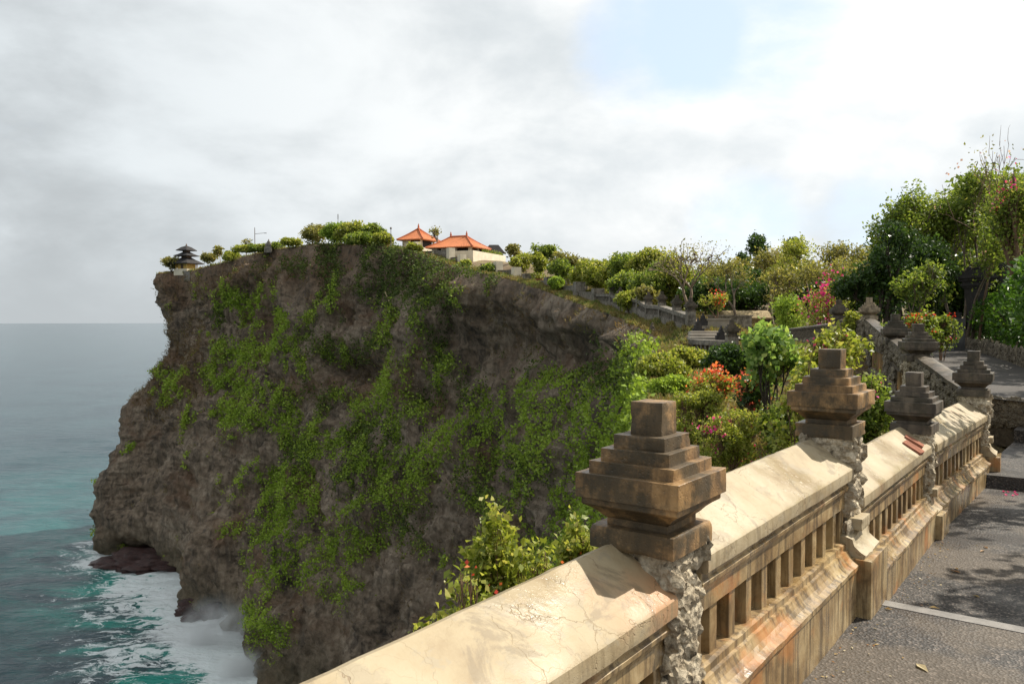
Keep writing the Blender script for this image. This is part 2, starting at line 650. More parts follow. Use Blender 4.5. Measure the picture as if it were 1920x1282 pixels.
def mat_sea():
    m, nt, b = new_mat('sea_water')
    t = NT(nt)
    shore = t.attr('shore')          # 1 at the rocks, 0 out at sea
    n = t.noise(0.02, 6, 0.6, t.map((1, 1, 0)), 0.5)
    tq = t.noise(0.035, 6, 0.62, t.map((1, 1.6, 0), (40, 5, 0)), 0.8)
    col = t.ramp(n, [(0.35, (0.020, 0.044, 0.058)), (0.65, (0.034, 0.070, 0.084))])
    turq = t.math('MULTIPLY', t.mr(tq, 0.40, 0.62), t.mr(shore, 0.02, 0.55))
    col = t.mix(turq, col, (0.012, 0.27, 0.215))
    far = t.mr(t.attr('mid'), 0.0, 1.0)
    col = t.mix(t.math('MULTIPLY', far, t.mr(tq, 0.35, 0.6, 0.15, 0.6)), col, (0.040, 0.135, 0.14))
    # foam: torn lace, thick against the rocks
    wv = t.N('ShaderNodeVectorMath')
    wv.operation = 'ADD'
    sc = t.N('ShaderNodeVectorMath')
    sc.operation = 'SCALE'
    sc.inputs['Scale'].default_value = 9.0
    t.L(t.noise(0.09, 5, 0.6, t.map((1, 1, 0)), color=True), sc.inputs[0])
    t.L(t.pos, wv.inputs[0])
    t.L(sc.outputs[0], wv.inputs[1])
    lace = t.noise(0.22, 9, 0.72, t.map((1.0, 2.2, 0), src=wv.outputs[0]), 1.2)
    thr = t.math('SUBTRACT', 0.79, t.math('MULTIPLY', shore, 0.55))
    foam = t.mr(t.math('SUBTRACT', lace, thr), 0.0, 0.085)
    caps = t.noise(0.5, 7, 0.7, t.map((0.5, 1.7, 0), (3, 3, 0)))
    foam = t.math('MAXIMUM', foam, t.mr(caps, 0.735, 0.80, 0, 0.6))
    col = t.mix(t.math('MULTIPLY', foam, 0.9), col, (0.80, 0.83, 0.83))
    t.L(col, b.inputs['Base Color'])
    t.L(t.math('ADD', 0.16, t.math('MULTIPLY', foam, 0.6)), b.inputs['Roughness'])
    b.inputs['IOR'].default_value = 1.333
    h1 = t.math('MULTIPLY', t.noise(0.16, 6, 0.62, t.map((0.7, 1.6, 0))), t.attr('swell'))
    nb = t.bump(h1, 0.9, 3.0)
    h2 = t.math('MULTIPLY', t.noise(1.1, 6, 0.65, t.map((0.8, 1.5, 0))), t.attr('swell'))
    nb = t.bump(h2, 0.6, 0.5, nb)
    t.L(nb, b.inputs['Normal'])
    return m

M_COP = mat_coping()
M_CAP = mat_capstone('tan_capstone', (0.45, 0.275, 0.12), (0.24, 0.138, 0.056), (0.060, 0.038, 0.019), 0.80)
M_CAPD = mat_capstone('dark_capstone', (0.16, 0.125, 0.085), (0.095, 0.072, 0.05), (0.035, 0.027, 0.02), 0.85)
M_CAPG = mat_capstone('pale_capstone', (0.50, 0.40, 0.27), (0.33, 0.25, 0.16), (0.12, 0.09, 0.06), 0.5)
M_PLI = mat_plinth()
M_RUB = mat_rubble()
M_RUBD = mat_rubble('dark_rubble', 0.42, 0.6)
M_MORTAR = mat_plain('dark_mortar', (0.10, 0.08, 0.055), 0.95, 12, 0.5, 0.8, 0.03)
M_ROCK = mat_rock()
M_GROUND = mat_ground()
M_PATH = mat_path()
M_UPATH = mat_plain('shade_darkened_paving', (0.050, 0.041, 0.036), 0.75, 1.6, 0.45, 0.5, 0.02)  # paving colour darkened for the shade lying over the upper path
M_PLAZA = mat_plain('pale_paving', (0.33, 0.29, 0.24), 0.8, 0.9, 0.3, 0.3, 0.02)
M_NOSE = mat_plain('grey_step_edge', (0.20, 0.185, 0.17), 0.6, 6, 0.35, 0.3, 0.01)
M_OLDWALL = mat_capstone('weathered_grey_wall', (0.33, 0.29, 0.235), (0.21, 0.18, 0.145), (0.07, 0.06, 0.047), 0.7)
M_BLACK = mat_plain('black_lava_stone', (0.030, 0.027, 0.026), 0.85, 5, 0.5, 0.8, 0.02)
M_SLATE = mat_plain('grey_slate', (0.10, 0.10, 0.105), 0.6, 4, 0.3, 0.4, 0.01)
M_SEA = mat_sea()
M_BARK = mat_plain('grey_bark', (0.17, 0.13, 0.095), 0.9, 6, 0.4, 0.8, 0.03)
M_BARKD = mat_plain('dark_bark', (0.06, 0.045, 0.032), 0.9, 6, 0.4, 0.8, 0.03)
M_BARKP = mat_plain('pale_bark', (0.36, 0.31, 0.25), 0.85, 6, 0.3, 0.6, 0.03)
M_BRANCH = mat_plain('brown_grey_branch', (0.20, 0.145, 0.10), 0.9, 6, 0.3, 0)
M_TWIG = mat_plain('brown_twig', (0.16, 0.095, 0.055), 0.85, 9, 0.4, 0.0)
M_ROOF = mat_plain('orange_roof_tile', (0.52, 0.165, 0.055), 0.7, 1.4, 0.18, 0.4, 0.02)
M_RIDGE = mat_plain('red_ridge_tile', (0.46, 0.115, 0.04), 0.75, 3, 0.25, 0.3, 0.02)
M_CREAM = mat_plain('cream_wall', (0.66, 0.58, 0.44), 0.85, 0.9, 0.16, 0.2, 0.01)
M_THATCH = mat_plain('black_palm_thatch', (0.030, 0.027, 0.027), 0.95, 9, 0.5, 0.9, 0.05)
M_STRAW = mat_plain('straw_thatch', (0.42, 0.32, 0.18), 0.95, 9, 0.35, 0.9, 0.05)
M_GOLD = mat_plain('ochre_shrine_wall', (0.62, 0.40, 0.10), 0.7, 3, 0.25, 0.2)
M_DARKIN = mat_plain('painted_shade_interior', (0.03, 0.025, 0.022), 0.9, 3, 0.2, 0)  # near-black colour standing in for the shade inside the pavilions
M_GLASS = mat_plain('dark_window_glass', (0.03, 0.032, 0.035), 0.15, 3, 0.1, 0)
M_WOOD = mat_plain('brown_timber', (0.13, 0.075, 0.04), 0.75, 8, 0.3, 0.3)
M_STEEL = mat_plain('grey_pole', (0.17, 0.15, 0.14), 0.6, 3, 0.25, 0)
M_BAMBOO = mat_plain('dry_bamboo', (0.42, 0.31, 0.17), 0.8, 5, 0.3, 0)
M_BRICK = mat_plain('red_brick', (0.27, 0.10, 0.055), 0.9, 12, 0.35, 0.6, 0.02)
M_FUR = mat_plain('grey_brown_fur', (0.10, 0.078, 0.055), 0.95, 25, 0.4, 0.7, 0.02)
M_WETROCK = mat_plain('wet_red_rock', (0.070, 0.033, 0.028), 0.35, 0.8, 0.5, 1.0, 0.5)

G_IVY = mat_leaf('bright_creeper_leaf', [(0.11, 0.15, 0.024), (0.20, 0.285, 0.036), (0.29, 0.405, 0.052), (0.39, 0.49, 0.085)], 0.30, 0.75)
G_IVYD = mat_leaf('dark_creeper_leaf', [(0.048, 0.066, 0.018), (0.090, 0.125, 0.028), (0.14, 0.185, 0.042)], 0.25, 0.75)
G_DRY = mat_leaf('dry_grass_blade', [(0.12, 0.072, 0.038), (0.19, 0.12, 0.06), (0.25, 0.18, 0.085), (0.15, 0.15, 0.05)], 0.25, 0.8)
G_STRAWG = mat_leaf('sunburnt_grass_blade', [(0.16, 0.11, 0.05), (0.27, 0.20, 0.085), (0.22, 0.22, 0.07), (0.12, 0.17, 0.04)], 0.3, 0.8)
G_MID = mat_leaf('mid_green_leaf', [(0.065, 0.098, 0.020), (0.13, 0.185, 0.031), (0.20, 0.26, 0.05), (0.31, 0.33, 0.085)], 0.5)
G_YEL = mat_leaf('yellow_green_leaf', [(0.10, 0.13, 0.018), (0.21, 0.25, 0.036), (0.34, 0.365, 0.07), (0.46, 0.42, 0.13)], 0.45, 0.42)
G_OLIVE = mat_leaf('olive_leaf', [(0.095, 0.10, 0.028), (0.18, 0.178, 0.048), (0.27, 0.25, 0.078), (0.35, 0.29, 0.12)], 0.45)
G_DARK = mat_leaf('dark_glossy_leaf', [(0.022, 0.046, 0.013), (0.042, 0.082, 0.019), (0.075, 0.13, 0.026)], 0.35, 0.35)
G_HEDGE = mat_leaf('hedge_leaf', [(0.022, 0.060, 0.010), (0.05, 0.115, 0.014), (0.085, 0.18, 0.022), (0.14, 0.24, 0.03)], 0.35, 0.4)
G_BROAD = mat_leaf('broad_pale_leaf', [(0.08, 0.15, 0.035), (0.16, 0.26, 0.06), (0.27, 0.38, 0.13), (0.40, 0.44, 0.12)], 0.45, 0.4)
FL_PINK = mat_leaf('magenta_bract', [(0.50, 0.02, 0.17), (0.68, 0.035, 0.28), (0.80, 0.10, 0.40)], 0.35)
FL_RED = mat_leaf('scarlet_petal', [(0.55, 0.02, 0.012), (0.70, 0.045, 0.02), (0.80, 0.10, 0.05)], 0.3)
FL_ORANGE = mat_leaf('coral_bract', [(0.62, 0.07, 0.05), (0.78, 0.15, 0.07), (0.80, 0.26, 0.10)], 0.35)
FL_PALE = mat_leaf('pale_pink_petal', [(0.62, 0.36, 0.38), (0.75, 0.52, 0.52), (0.70, 0.42, 0.40)], 0.3)
L_FALLEN = mat_leaf('fallen_leaf', [(0.30, 0.14, 0.04), (0.42, 0.30, 0.12), (0.50, 0.42, 0.26)], 0.2)

# ------------------------------------------------------------------ foliage helpers
def kites(pts, size, rng, nrm=None, aspect=0.55, spread=1.0, var=0.5):
    """one small folded leaf (4 vertices) at each point"""
    n = len(pts)
    d = rng.normal(size=(n, 3))
    if nrm is not None:
        d = d * spread + nrm
    d[:, 2] += 0.15
    d /= np.linalg.norm(d, axis=1)[:, None] + 1e-9
    r = rng.normal(size=(n, 3))
    if nrm is not None:
        r += nrm * 0.0
    s = np.cross(d, r)
    s /= np.linalg.norm(s, axis=1)[:, None] + 1e-9
    u = np.cross(s, d)
    L = size * (1 + var * rng.uniform(-1, 1, n))[:, None]
    W = L * aspect * 0.5
    V = np.empty((n, 4, 3))
    V[:, 0] = pts - d * L * 0.5
    V[:, 1] = pts + s * W + u * L * 0.10
    V[:, 2] = pts + d * L * 0.5 - u * L * 0.08
    V[:, 3] = pts - s * W + u * L * 0.10
    return V.reshape(-1, 3), np.arange(n * 4).reshape(n, 4)

def leaf_mesh(name, pts, size, rng, mat, parent=None, nrm=None, aspect=0.55, spread=1.0, bias=None, loc=None):
    V, F = kites(pts, size, rng, nrm, aspect, spread)
    r = rng.uniform(0, 1, len(pts))
    if bias is not None:
        r = np.clip(r * 0.6 + bias * 0.4, 0, 1)
    return mesh_obj(name, V, F, mat, parent, attr={'rnd': np.repeat(r, 4)}, loc=loc)

def tubes_mesh(segs, n=4):
    """segs: list of (p0,p1,r0,r1)"""
    if not segs:
        return np.zeros((0, 3)), np.zeros((0, 4), int)
    p0 = np.array([s[0] for s in segs]); p1 = np.array([s[1] for s in segs])
    r0 = np.array([s[2] for s in segs]); r1 = np.array([s[3] for s in segs])
    d = p1 - p0
    d /= np.linalg.norm(d, axis=1)[:, None] + 1e-9
    ref = np.where(np.abs(d[:, 2:3]) < 0.9, np.array([[0, 0, 1.0]]), np.array([[1.0, 0, 0]]))
    a = np.cross(d, ref); a /= np.linalg.norm(a, axis=1)[:, None]
    b = np.cross(d, a)
    m = len(segs)
    V = np.empty((m, 2, n, 3))
    for k in range(n):
        t = 2 * math.pi * k / n
        o = a * math.cos(t) + b * math.sin(t)
        V[:, 0, k] = p0 + o * r0[:, None]
        V[:, 1, k] = p1 + o * r1[:, None]
    base = (np.arange(m) * 2 * n)[:, None, None]
    k = np.arange(n); k2 = (k + 1) % n
    q = np.stack([k, k2, n + k2, n + k], axis=1)[None]
    return V.reshape(-1, 3), (base + q).reshape(-1, 4)

def skeleton(rng, height, rx, stems=1, levels=4, split=(2, 4), lean=0.25, fork=0.35, spread=0.65, r0=0.12, flat=False, droop=0.0, mid_from=None):
    """branches grown recursively in a unit frame and then fitted to the crown size"""
    segs, tips, mids = [], [], []

    def grow(p, d, ln, r, lv):
        k = 3 if lv < 2 else 2
        q = p
        for i in range(k):
            d2 = d + rng.normal(size=3) * 0.16
            d2[2] += (0.05 if not flat else -0.02) - droop * 0.1 * lv
            d2 /= np.linalg.norm(d2)
            e = q + d2 * ln / k
            ra = r * (1 - 0.35 * i / k); rb = r * (1 - 0.35 * (i + 1) / k)
            segs.append((q, e, ra, rb))
            q, d = e, d2
            if lv >= (levels - 2 if mid_from is None else mid_from):
                mids.append(q)
        if lv >= levels - 1:
            tips.append(q)
            return
        for _ in range(rng.integers(split[0], split[1] + 1)):
            az = rng.uniform(0, 2 * math.pi)
            s = rng.uniform(0.5, 1.15) * spread
            nd = d + s * np.array([math.cos(az), math.sin(az), rng.uniform(-0.25, 0.35)])
            nd /= np.linalg.norm(nd)
            grow(q, nd, ln * rng.uniform(0.62, 0.86), r * 0.62, lv + 1)

    for s in range(stems):
        az = rng.uniform(0, 2 * math.pi)
        ln = lean * rng.uniform(0.3, 1.2)
        d = np.array([math.cos(az) * ln, math.sin(az) * ln, 1.0])
        grow(np.array([math.cos(az), math.sin(az), 0]) * 0.03 * (stems > 1), d / np.linalg.norm(d), fork, 1.0, 0)
    T = np.array(tips)
    zmax = T[:, 2].max()
    rad = np.percentile(np.hypot(T[:, 0], T[:, 1]), 92) + 1e-6
    S = np.array([rx / rad, rx / rad, height / zmax])
    segs = [(a * S, b * S, ra * r0, rb * r0) for a, b, ra, rb in segs]
    return segs, T * S, np.array(mids) * S

def tree(name, label, cat, base, height, rx, seed, leaf_mat, bark, leaf=0.2, per_tip=40, sigma=0.5, group=None,
         stems=1, levels=4, split=(2, 4), lean=0.25, fork=0.4, spread=0.65, r0=0.12, aspect=0.55, flowers=None,
         flat=False, squash=0.7, rmin=0.012, droop=0.0, trunk_name='trunk', crown_name='crown', use_mids=0.5, mid_from=None, shoots=8, carve=0.10):
    rng = np.random.default_rng(seed)
    t = thing(name, label, cat, base, group)
    segs, tips, mids = skeleton(rng, height * 0.93, rx * 0.9, stems, levels, split, lean, fork, spread, r0, flat, droop, mid_from)
    segs = [(a, b, max(ra, rmin), max(rb, rmin * 0.8)) for a, b, ra, rb in segs]
    sp, sb = [], []
    cz = height * 0.5
    for _ in range(shoots):
        src = tips[rng.integers(0, len(tips))]
        out = src - np.array([0, 0, cz * 0.6])
        out = out / (np.linalg.norm(out) + 1e-6) + rng.normal(size=3) * 0.35 + np.array([0, 0, 0.25])
        out /= np.linalg.norm(out)
        ln = rng.uniform(0.16, 0.42) * min(rx, height)
        p0, tone = src, rng.uniform(0.3, 1)
        for k in range(5):
            p1 = p0 + out * ln / 5
            segs.append((p0, p1, rmin * (1.2 - 0.15 * k), rmin * (1.05 - 0.15 * k)))
            m = max(1, int(per_tip * 0.22))
            sp.append(p1 + rng.normal(size=(m, 3)) * leaf * 0.6)
            sb += [tone] * m
            p0 = p1
            out = out + rng.normal(size=3) * 0.12 + np.array([0, 0, -0.10])
            out /= np.linalg.norm(out)
    # root the stem a little in the ground
    segs.append((np.array([0, 0, -0.35]), np.array([0, 0, 0.05]), r0 * 1.25, r0 * 1.02))
    V, F = tubes_mesh(segs)
    mesh_obj(trunk_name, V, F, bark, t, smooth=True)
    pts = []
    cen = tips
    if use_mids and len(mids):
        pick = mids[rng.random(len(mids)) < use_mids]
        cen = np.vstack([tips, pick])
    cnt = np.maximum(2, (per_tip * rng.uniform(0.35, 1.5, len(cen))).astype(int))
    bias = np.repeat(rng.uniform(0, 1, len(cen)), cnt)
    ctr = np.repeat(cen, cnt, axis=0)
    off = rng.normal(size=(len(ctr), 3))
    ln = np.linalg.norm(off, axis=1)[:, None]
    off = off / ln * np.minimum(ln, 1.9) * sigma
    off[:, 2] *= squash
    pts = ctr + off
    hole = fbm(pts / (0.30 * rx + 0.25) + seed, 2)
    keep = (pts[:, 2] > 0.04 * height) & (hole > -0.34 + carve + 0.12 * rng.normal(size=len(pts)))
    pts, bias = pts[keep], bias[keep]
    if sp and per_tip > 3:
        pts, bias = np.vstack([pts] + sp), np.concatenate([bias, sb])
    zr = np.clip(pts[:, 2] / max(height, 0.1), 0, 1)
    leaf_mesh(crown_name, pts, leaf, rng, leaf_mat, t, aspect=aspect, bias=bias)['kind'] = 'stuff'
    if flowers:
        for fm, nclus, per, fs, fname in flowers:
            c = tips[rng.integers(0, len(tips), nclus)]
            c = c + rng.normal(size=c.shape) * sigma * 0.7 + np.array([0, 0, sigma * 0.4])
            fp = np.repeat(c, per, axis=0) + rng.normal(size=(nclus * per, 3)) * fs * 1.5
            fp = fp[fp[:, 2] > 0.05]
            leaf_mesh(fname, fp, fs, rng, fm, t, aspect=0.9)['kind'] = 'stuff'
    return t

# ------------------------------------------------------------------ the headland: cliff face
def W3(x, y, z):
    return np.array([x, y, z], float)

def base_at(px, d):
    q = P(px, 641, d)
    return W3(q[0], d, SEA - 3)

cols = []           # each: list of world points from rim to foot
cols.append([W3(10, 262, 8), W3(10, 263, -8), W3(9, 265, -22), W3(8, 267, -36), W3(8, 268, -48), W3(8, 268, SEA - 3)])
cols.append([W3(-66, 226, 10), W3(-66, 227, -8), W3(-72, 230, -22), W3(-76, 232, -38), W3(-78, 233, -50), W3(-74, 231, SEA - 3)])
cols.append([P(303, 514, 205), P(319, 640, 201), P(268, 745, 198), P(228, 880, 194), P(200, 1000, 190), base_at(262, 187)])
cols.append([P(345, 511, 197), P(352, 640, 194), P(335, 740, 190), P(305, 870, 186), P(275, 985, 181), base_at(308, 181)])
cols.append([P(430, 490, 184), P(440, 620, 178), P(425, 750, 172), P(400, 890, 164), P(372, 1030, 156), base_at(372, 152)])
cols.append([P(520, 470, 171), P(522, 610, 164), P(512, 770, 155), P(488, 930, 147), P(455, 1080, 141), base_at(448, 140)])
cols.append([P(610, 461, 158), P(612, 610, 151), P(602, 790, 142), P(575, 970, 135), P(535, 1140, 127), base_at(500, 121)])
cols.append([P(730, 464, 139), P(731, 630, 133), P(722, 830, 126), P(702, 1020, 118), P(664, 1200, 110), base_at(630, 104)])
cols.append([P(860, 500, 116), P(860, 640, 113), P(850, 840, 108), P(832, 1040, 101), P(800, 1250, 93), base_at(770, 86)])
cols.append([P(950, 521, 101), P(952, 640, 99.5), P(945, 860, 94), P(930, 1080, 87), P(905, 1300, 81), base_at(880, 74)])
cols.append([P(1060, 557, 81), P(1062, 680, 80), P(1055, 900, 76), P(1040, 1120, 71), P(1015, 1400, 65), base_at(990, 60)])
cols.append([P(1150, 591, 62), P(1148, 690, 62), P(1125, 880, 59), P(1095, 1100, 56), P(1060, 1450, 51), base_at(1030, 48)])
cols.append([P(1240, 633, 45), P(1232, 700, 45), P(1190, 860, 44), P(1130, 1080, 42.5), P(1080, 1500, 40), base_at(1040, 38)])
cols.append([P(1228, 690, 35), P(1212, 780, 35), P(1160, 930, 34.5), P(1080, 1180, 33), W3(0, 31, -30), W3(-1.5, 29, SEA - 3)])
cols.append([P(1222, 760, 22), W3(3.3, 22, -6), W3(2.2, 22, -13), W3(0.5, 21.5, -24), W3(-2, 21, -38), W3(-4, 20, SEA - 3)])
cols.append([W3(2.6, 12.0, -3.3), W3(1.6, 12.0, -6), W3(-0.6, 12, -13), W3(-3, 12, -24), W3(-5, 12, -38), W3(-7, 12, SEA - 3)])
cols.append([W3(-0.2, 6.8, -3.6), W3(-1.3, 6.9, -6.5), W3(-4, 6.8, -13), W3(-6, 7, -24), W3(-8, 7, -38), W3(-10, 7, SEA - 3)])
cols.append([W3(-2.9, 2.8, -3.7), W3(-4.2, 3.0, -6.5), W3(-7, 2.4, -13), W3(-9, 2.6, -24), W3(-11, 2.6, -38), W3(-13, 2.6, SEA - 3)])
cols.append([W3(-8, -7, -3.7), W3(-9, -7, -6.5), W3(-12, -8, -13), W3(-14, -8, -24), W3(-16, -8, -38), W3(-18, -8, SEA - 3)])
cols.append([W3(-22, -34, -2), W3(-23, -34, -6), W3(-25, -34, -13), W3(-27, -34, -24), W3(-29, -34, -38), W3(-31, -34, SEA - 3)])
CP = np.array(cols)

def catmull(Pn, knots, t):
    """Pn (n,...) sampled at parameters t in knot units"""
    n = len(knots)
    i = np.clip(np.searchsorted(knots, t, side='right') - 1, 0, n - 2)
    h = (t - knots[i]) / (knots[i + 1] - knots[i])
    def slope(j):
        a = np.clip(j - 1, 0, n - 1); b = np.clip(j + 1, 0, n - 1)
        return (Pn[b] - Pn[a]) / (knots[b] - knots[a])[(...,) + (None,) * (Pn.ndim - 1)]
    hh = h[(...,) + (None,) * (Pn.ndim - 1)]
    w = (knots[i + 1] - knots[i])[(...,) + (None,) * (Pn.ndim - 1)]
    p0, p1 = Pn[i], Pn[i + 1]
    m0, m1 = slope(i) * w, slope(i + 1) * w
    return (2 * hh**3 - 3 * hh**2 + 1) * p0 + (hh**3 - 2 * hh**2 + hh) * m0 + (-2 * hh**3 + 3 * hh**2) * p1 + (hh**3 - hh**2) * m1

seg = np.linalg.norm(np.diff(CP[:, 0, :2], axis=0), axis=1)
# nearer columns get more samples
dist = np.maximum(12, np.hypot(CP[:-1, 0, 0] + CP[1:, 0, 0], CP[:-1, 0, 1] + CP[1:, 0, 1]) / 2)
knu = np.concatenate([[0], np.cumsum(seg / dist ** 0.75)])
NU, NV = 560, 230
tu = np.linspace(0, knu[-1], NU)
knv = np.array([0, 0.16, 0.36, 0.60, 0.82, 1.0])
tv = np.linspace(0, 1, NV)
A = catmull(CP, knu, tu)                                  # NU,6,3
S = catmull(np.swapaxes(A, 0, 1), knv, tv)                # NV,NU,3
S = np.swapaxes(S, 0, 1)                                  # NU,NV,3

def grid_normals(G):
    du = np.gradient(G, axis=0); dv = np.gradient(G, axis=1)
    n = np.cross(dv, du)
    return n / (np.linalg.norm(n, axis=2)[..., None] + 1e-9)

Nn = grid_normals(S)
# normals must look out to sea (away from the land, toward -x / the camera side)
mid = Nn[NU // 2, NV // 2]
if mid[1] > 0:
    Nn = -Nn
far = np.clip((np.hypot(S[..., 0], S[..., 1]) - 12) / 60, 0.12, 1.0)
vfade = np.clip(tv / 0.05, 0, 1)[None, :]
warp = S + 6 * np.stack([fbm(S / 30), fbm(S / 30 + 50), fbm(S / 30 + 90)], axis=-1)
d = 3.4 * fbm(warp / 26, 4) + 1.5 * (ridged(warp * np.array([1, 1, 1.0]) / 13, 4) - 0.5)
stra = S[..., 2] + 2.2 * fbm(S / 18, 3)
d += 0.35 * noise3(np.stack([S[..., 0] / 30, S[..., 1] / 30, stra / 3.4], -1)) + 0.12 * noise3(np.stack([S[..., 0] / 9, S[..., 1] / 9, stra / 1.3], -1))
d += 0.9 * (ridged(S * np.array([1, 1, 0.30]) / 4.5 + 3.0, 4) - 0.5)
d += 1.1 * fbm(S * np.array([1, 1, 0.35]) / 3.4, 4) + 0.45 * fbm(S / 1.1, 3) + 0.7 * (ridged(warp / 5.0, 3) - 0.5)
d *= far * (0.25 + 0.75 * vfade)

def hollow(px, py, rad, depth, asp=1.0):
    """a cave-like hollow or (negative depth) a bulge on the face where this pixel looks"""
    global d
    r = ray(px, py)
    rn = r / np.linalg.norm(r)
    q = S - (S @ rn)[..., None] * rn
    k = int(np.argmin(np.linalg.norm(q, axis=2)))
    c = S.reshape(-1, 3)[k]
    e = (S - c) / np.array([rad, rad, rad * asp])
    w = np.exp(-np.sum(e * e, axis=2) * 1.2)
    d = d - depth * w * np.clip((tv - 0.04) / 0.14, 0, 1)[None, :]

for a in ((318, 888, 5.5, 9.0, 0.5), (255, 905, 4.0, 6.5, 0.9), (300, 960, 5, -1.8, 0.6), (255, 985, 6, -2.5, 0.5), (330, 1010, 4, -1.0, 0.8),
          (290, 1050, 8, 7.0, 0.5), (345, 1075, 5, 4.0, 0.7), (395, 1060, 5, -3.0, 2.2), (425, 1165, 5, 2.0, 1.0), (350, 820, 4, 1.5, 0.5),
          (1110, 655, 6, 6.0, 0.7), (960, 625, 9, 4.5, 0.6), (1040, 645, 7, 4.5, 0.5), (1185, 650, 4, 3.5, 0.6), (690, 700, 7, 4.0, 0.4), (650, 690, 5, 4.0, 0.4), (690, 590, 8, -2.0, 1.2),
          (810, 640, 7, -2.2, 1.5), (830, 760, 8, 2.0, 0.35), (560, 690, 8, -1.5, 0.8), (620, 920, 8, -2.0, 0.7), (870, 1090, 6, 2.2, 1.0),
          (480, 830, 7, 1.8, 1.4), (720, 545, 4, -1.2, 1.8), (310, 640, 4, 1.0, 1.8), (1010, 570, 3, 2.2, 2.0), (420, 985, 5, -1.5, 1.5)):
    hollow(*a)
Sd = S + Nn * d[..., None]
Sd[:, 0, :2] = Sd[:, 0, :2]
idx = np.arange(NU * NV).reshape(NU, NV)
FQ = np.stack([idx[:-1, :-1], idx[1:, :-1], idx[1:, 1:], idx[:-1, 1:]], axis=-1).reshape(-1, 4)
cliff = mesh_obj('cliff', Sd.reshape(-1, 3), FQ, M_ROCK, smooth=True)
struct(cliff)
Nd = grid_normals(Sd)
if np.sum(Nd * Nn) < 0:
    Nd = -Nd

# ------------------------------------------------------------------ land on top of the cliff
rim = Sd[:, 0, :]
close = np.array([[40, -60, -2.5], [90, -40, 1], [160, 20, 6], [190, 140, 9], [150, 250, 10], [60, 285, 9]], float)
ctrl = [(1, 0, -2.6), (-1.6, 2.4, -3.2), (-4.5, -2.5, -3.3), (3, 3, -2.6), (4, 6, -2.6), (6, 9, -2.85), (8, 12, -2.7), (9, 15, -2.5), (2, -6, -2.4),
        (6, 2, -2.5), (8, 6, -2.6), (10, 10, -2.6), (12, 3, -2.4),
        (-0.1, 4.5, -2.9), (1.5, 6.9, -2.8), (3.3, 9.4, -2.5), (6, 12.6, -1.9), (6.3, 15, -1.7), (7.3, 18, -1.5), (9.4, 24, -1.1), (9.6, 28, -0.95),
        (10.5, 16.5, -1.85), (13, 20, -1.75), (14, 26, -1.7), (17, 30, -1.65), (19, 36, -1.55), (11, 20, -1.75), (12, 26, -1.65),
        (10.2, 36, -1.25), (12, 38, -1.2), (14, 45, -1.0), (15, 55, -0.8), (20, 60, -0.7), (12, 50, -0.9), (22, 48, -0.9), (17, 42, -1.1),
        (7.0, 30, -2.3), (8.0, 34, -2.1), (6.0, 25, -2.6),
        (25, 24, -0.6), (22, 32, -0.7), (30, 45, 0.2), (40, 40, 1), (30, 10, -1), (60, 60, 3), (20, -20, -2), (30, 75, 2), (18, 75, 1.8), (10, 88, 4),
        (0, 118, 8.5), (-10, 135, 10), (20, 120, 6), (50, 100, 5), (-30, 175, 14), (-60, 215, 13), (-76, 214, 12.0), (40, 200, 9), (-20, 225, 11), (100, 100, 6)]
for px, py, Y, up in ((1295, 614, 43, 0), (1269, 606, 47, 0), (1241, 599, 51.5, 0), (1199, 591, 59, 0), (1148, 576, 67, 0), (1122, 566, 72, 0), (1060, 548, 83, 0), (1000, 530, 95, 0),
                      (930, 513, 106, 0), (880, 505, 114, 0), (800, 478, 128, 0)):
    q = P(px, py, Y)
    ctrl.append((q[0], q[1], q[2] - 0.05))
    ctrl.append((q[0] + 2.5, q[1] + 2.5, q[2] + 0.15))
CT = np.vstack([np.array(ctrl, float), rim[::3], close])

def ground_z(xy):
    xy = np.atleast_2d(xy)
    out = np.empty(len(xy))
    for s in range(0, len(xy), 2000):
        q = xy[s:s + 2000]
        r2 = ((q[:, None, :] - CT[None, :, :2]) ** 2).sum(2) + 0.05
        w = r2 ** -1.7
        out[s:s + 2000] = (w * CT[None, :, 2]).sum(1) / w.sum(1)
    return out

def gz(x, y):
    return float(ground_z(np.array([[x, y]]))[0])

poly = [Vector((p[0], p[1])) for p in rim] + [Vector((p[0], p[1])) for p in close]
rng0 = np.random.default_rng(3)
ipts = []
for x0, x1, y0, y1, st in ((-12, 32, -14, 66, 0.8), (-110, 180, -50, 320, 5.0), (-95, 60, 60, 240, 2.6)):
    xs, ys = np.meshgrid(np.arange(x0, x1, st), np.arange(y0, y1, st))
    q = np.stack([xs.ravel(), ys.ravel()], 1)
    q = q + rng0.uniform(-0.3, 0.3, q.shape) * st
    ipts.append(q)
ipts = np.vstack(ipts)

def inside(pts, pol):
    x, y = pts[:, 0], pts[:, 1]
    n = len(pol)
    c = np.zeros(len(pts), bool)
    j = n - 1
    for i in range(n):
        xi, yi, xj, yj = pol[i, 0], pol[i, 1], pol[j, 0], pol[j, 1]
        if yi != yj:
            c ^= ((yi > y) != (yj > y)) & (x < (xj - xi) * (y - yi) / (yj - yi) + xi)
        j = i
    return c

POL = np.vstack([rim[:, :2], close[:, :2]])
ipts = ipts[inside(ipts, POL)]
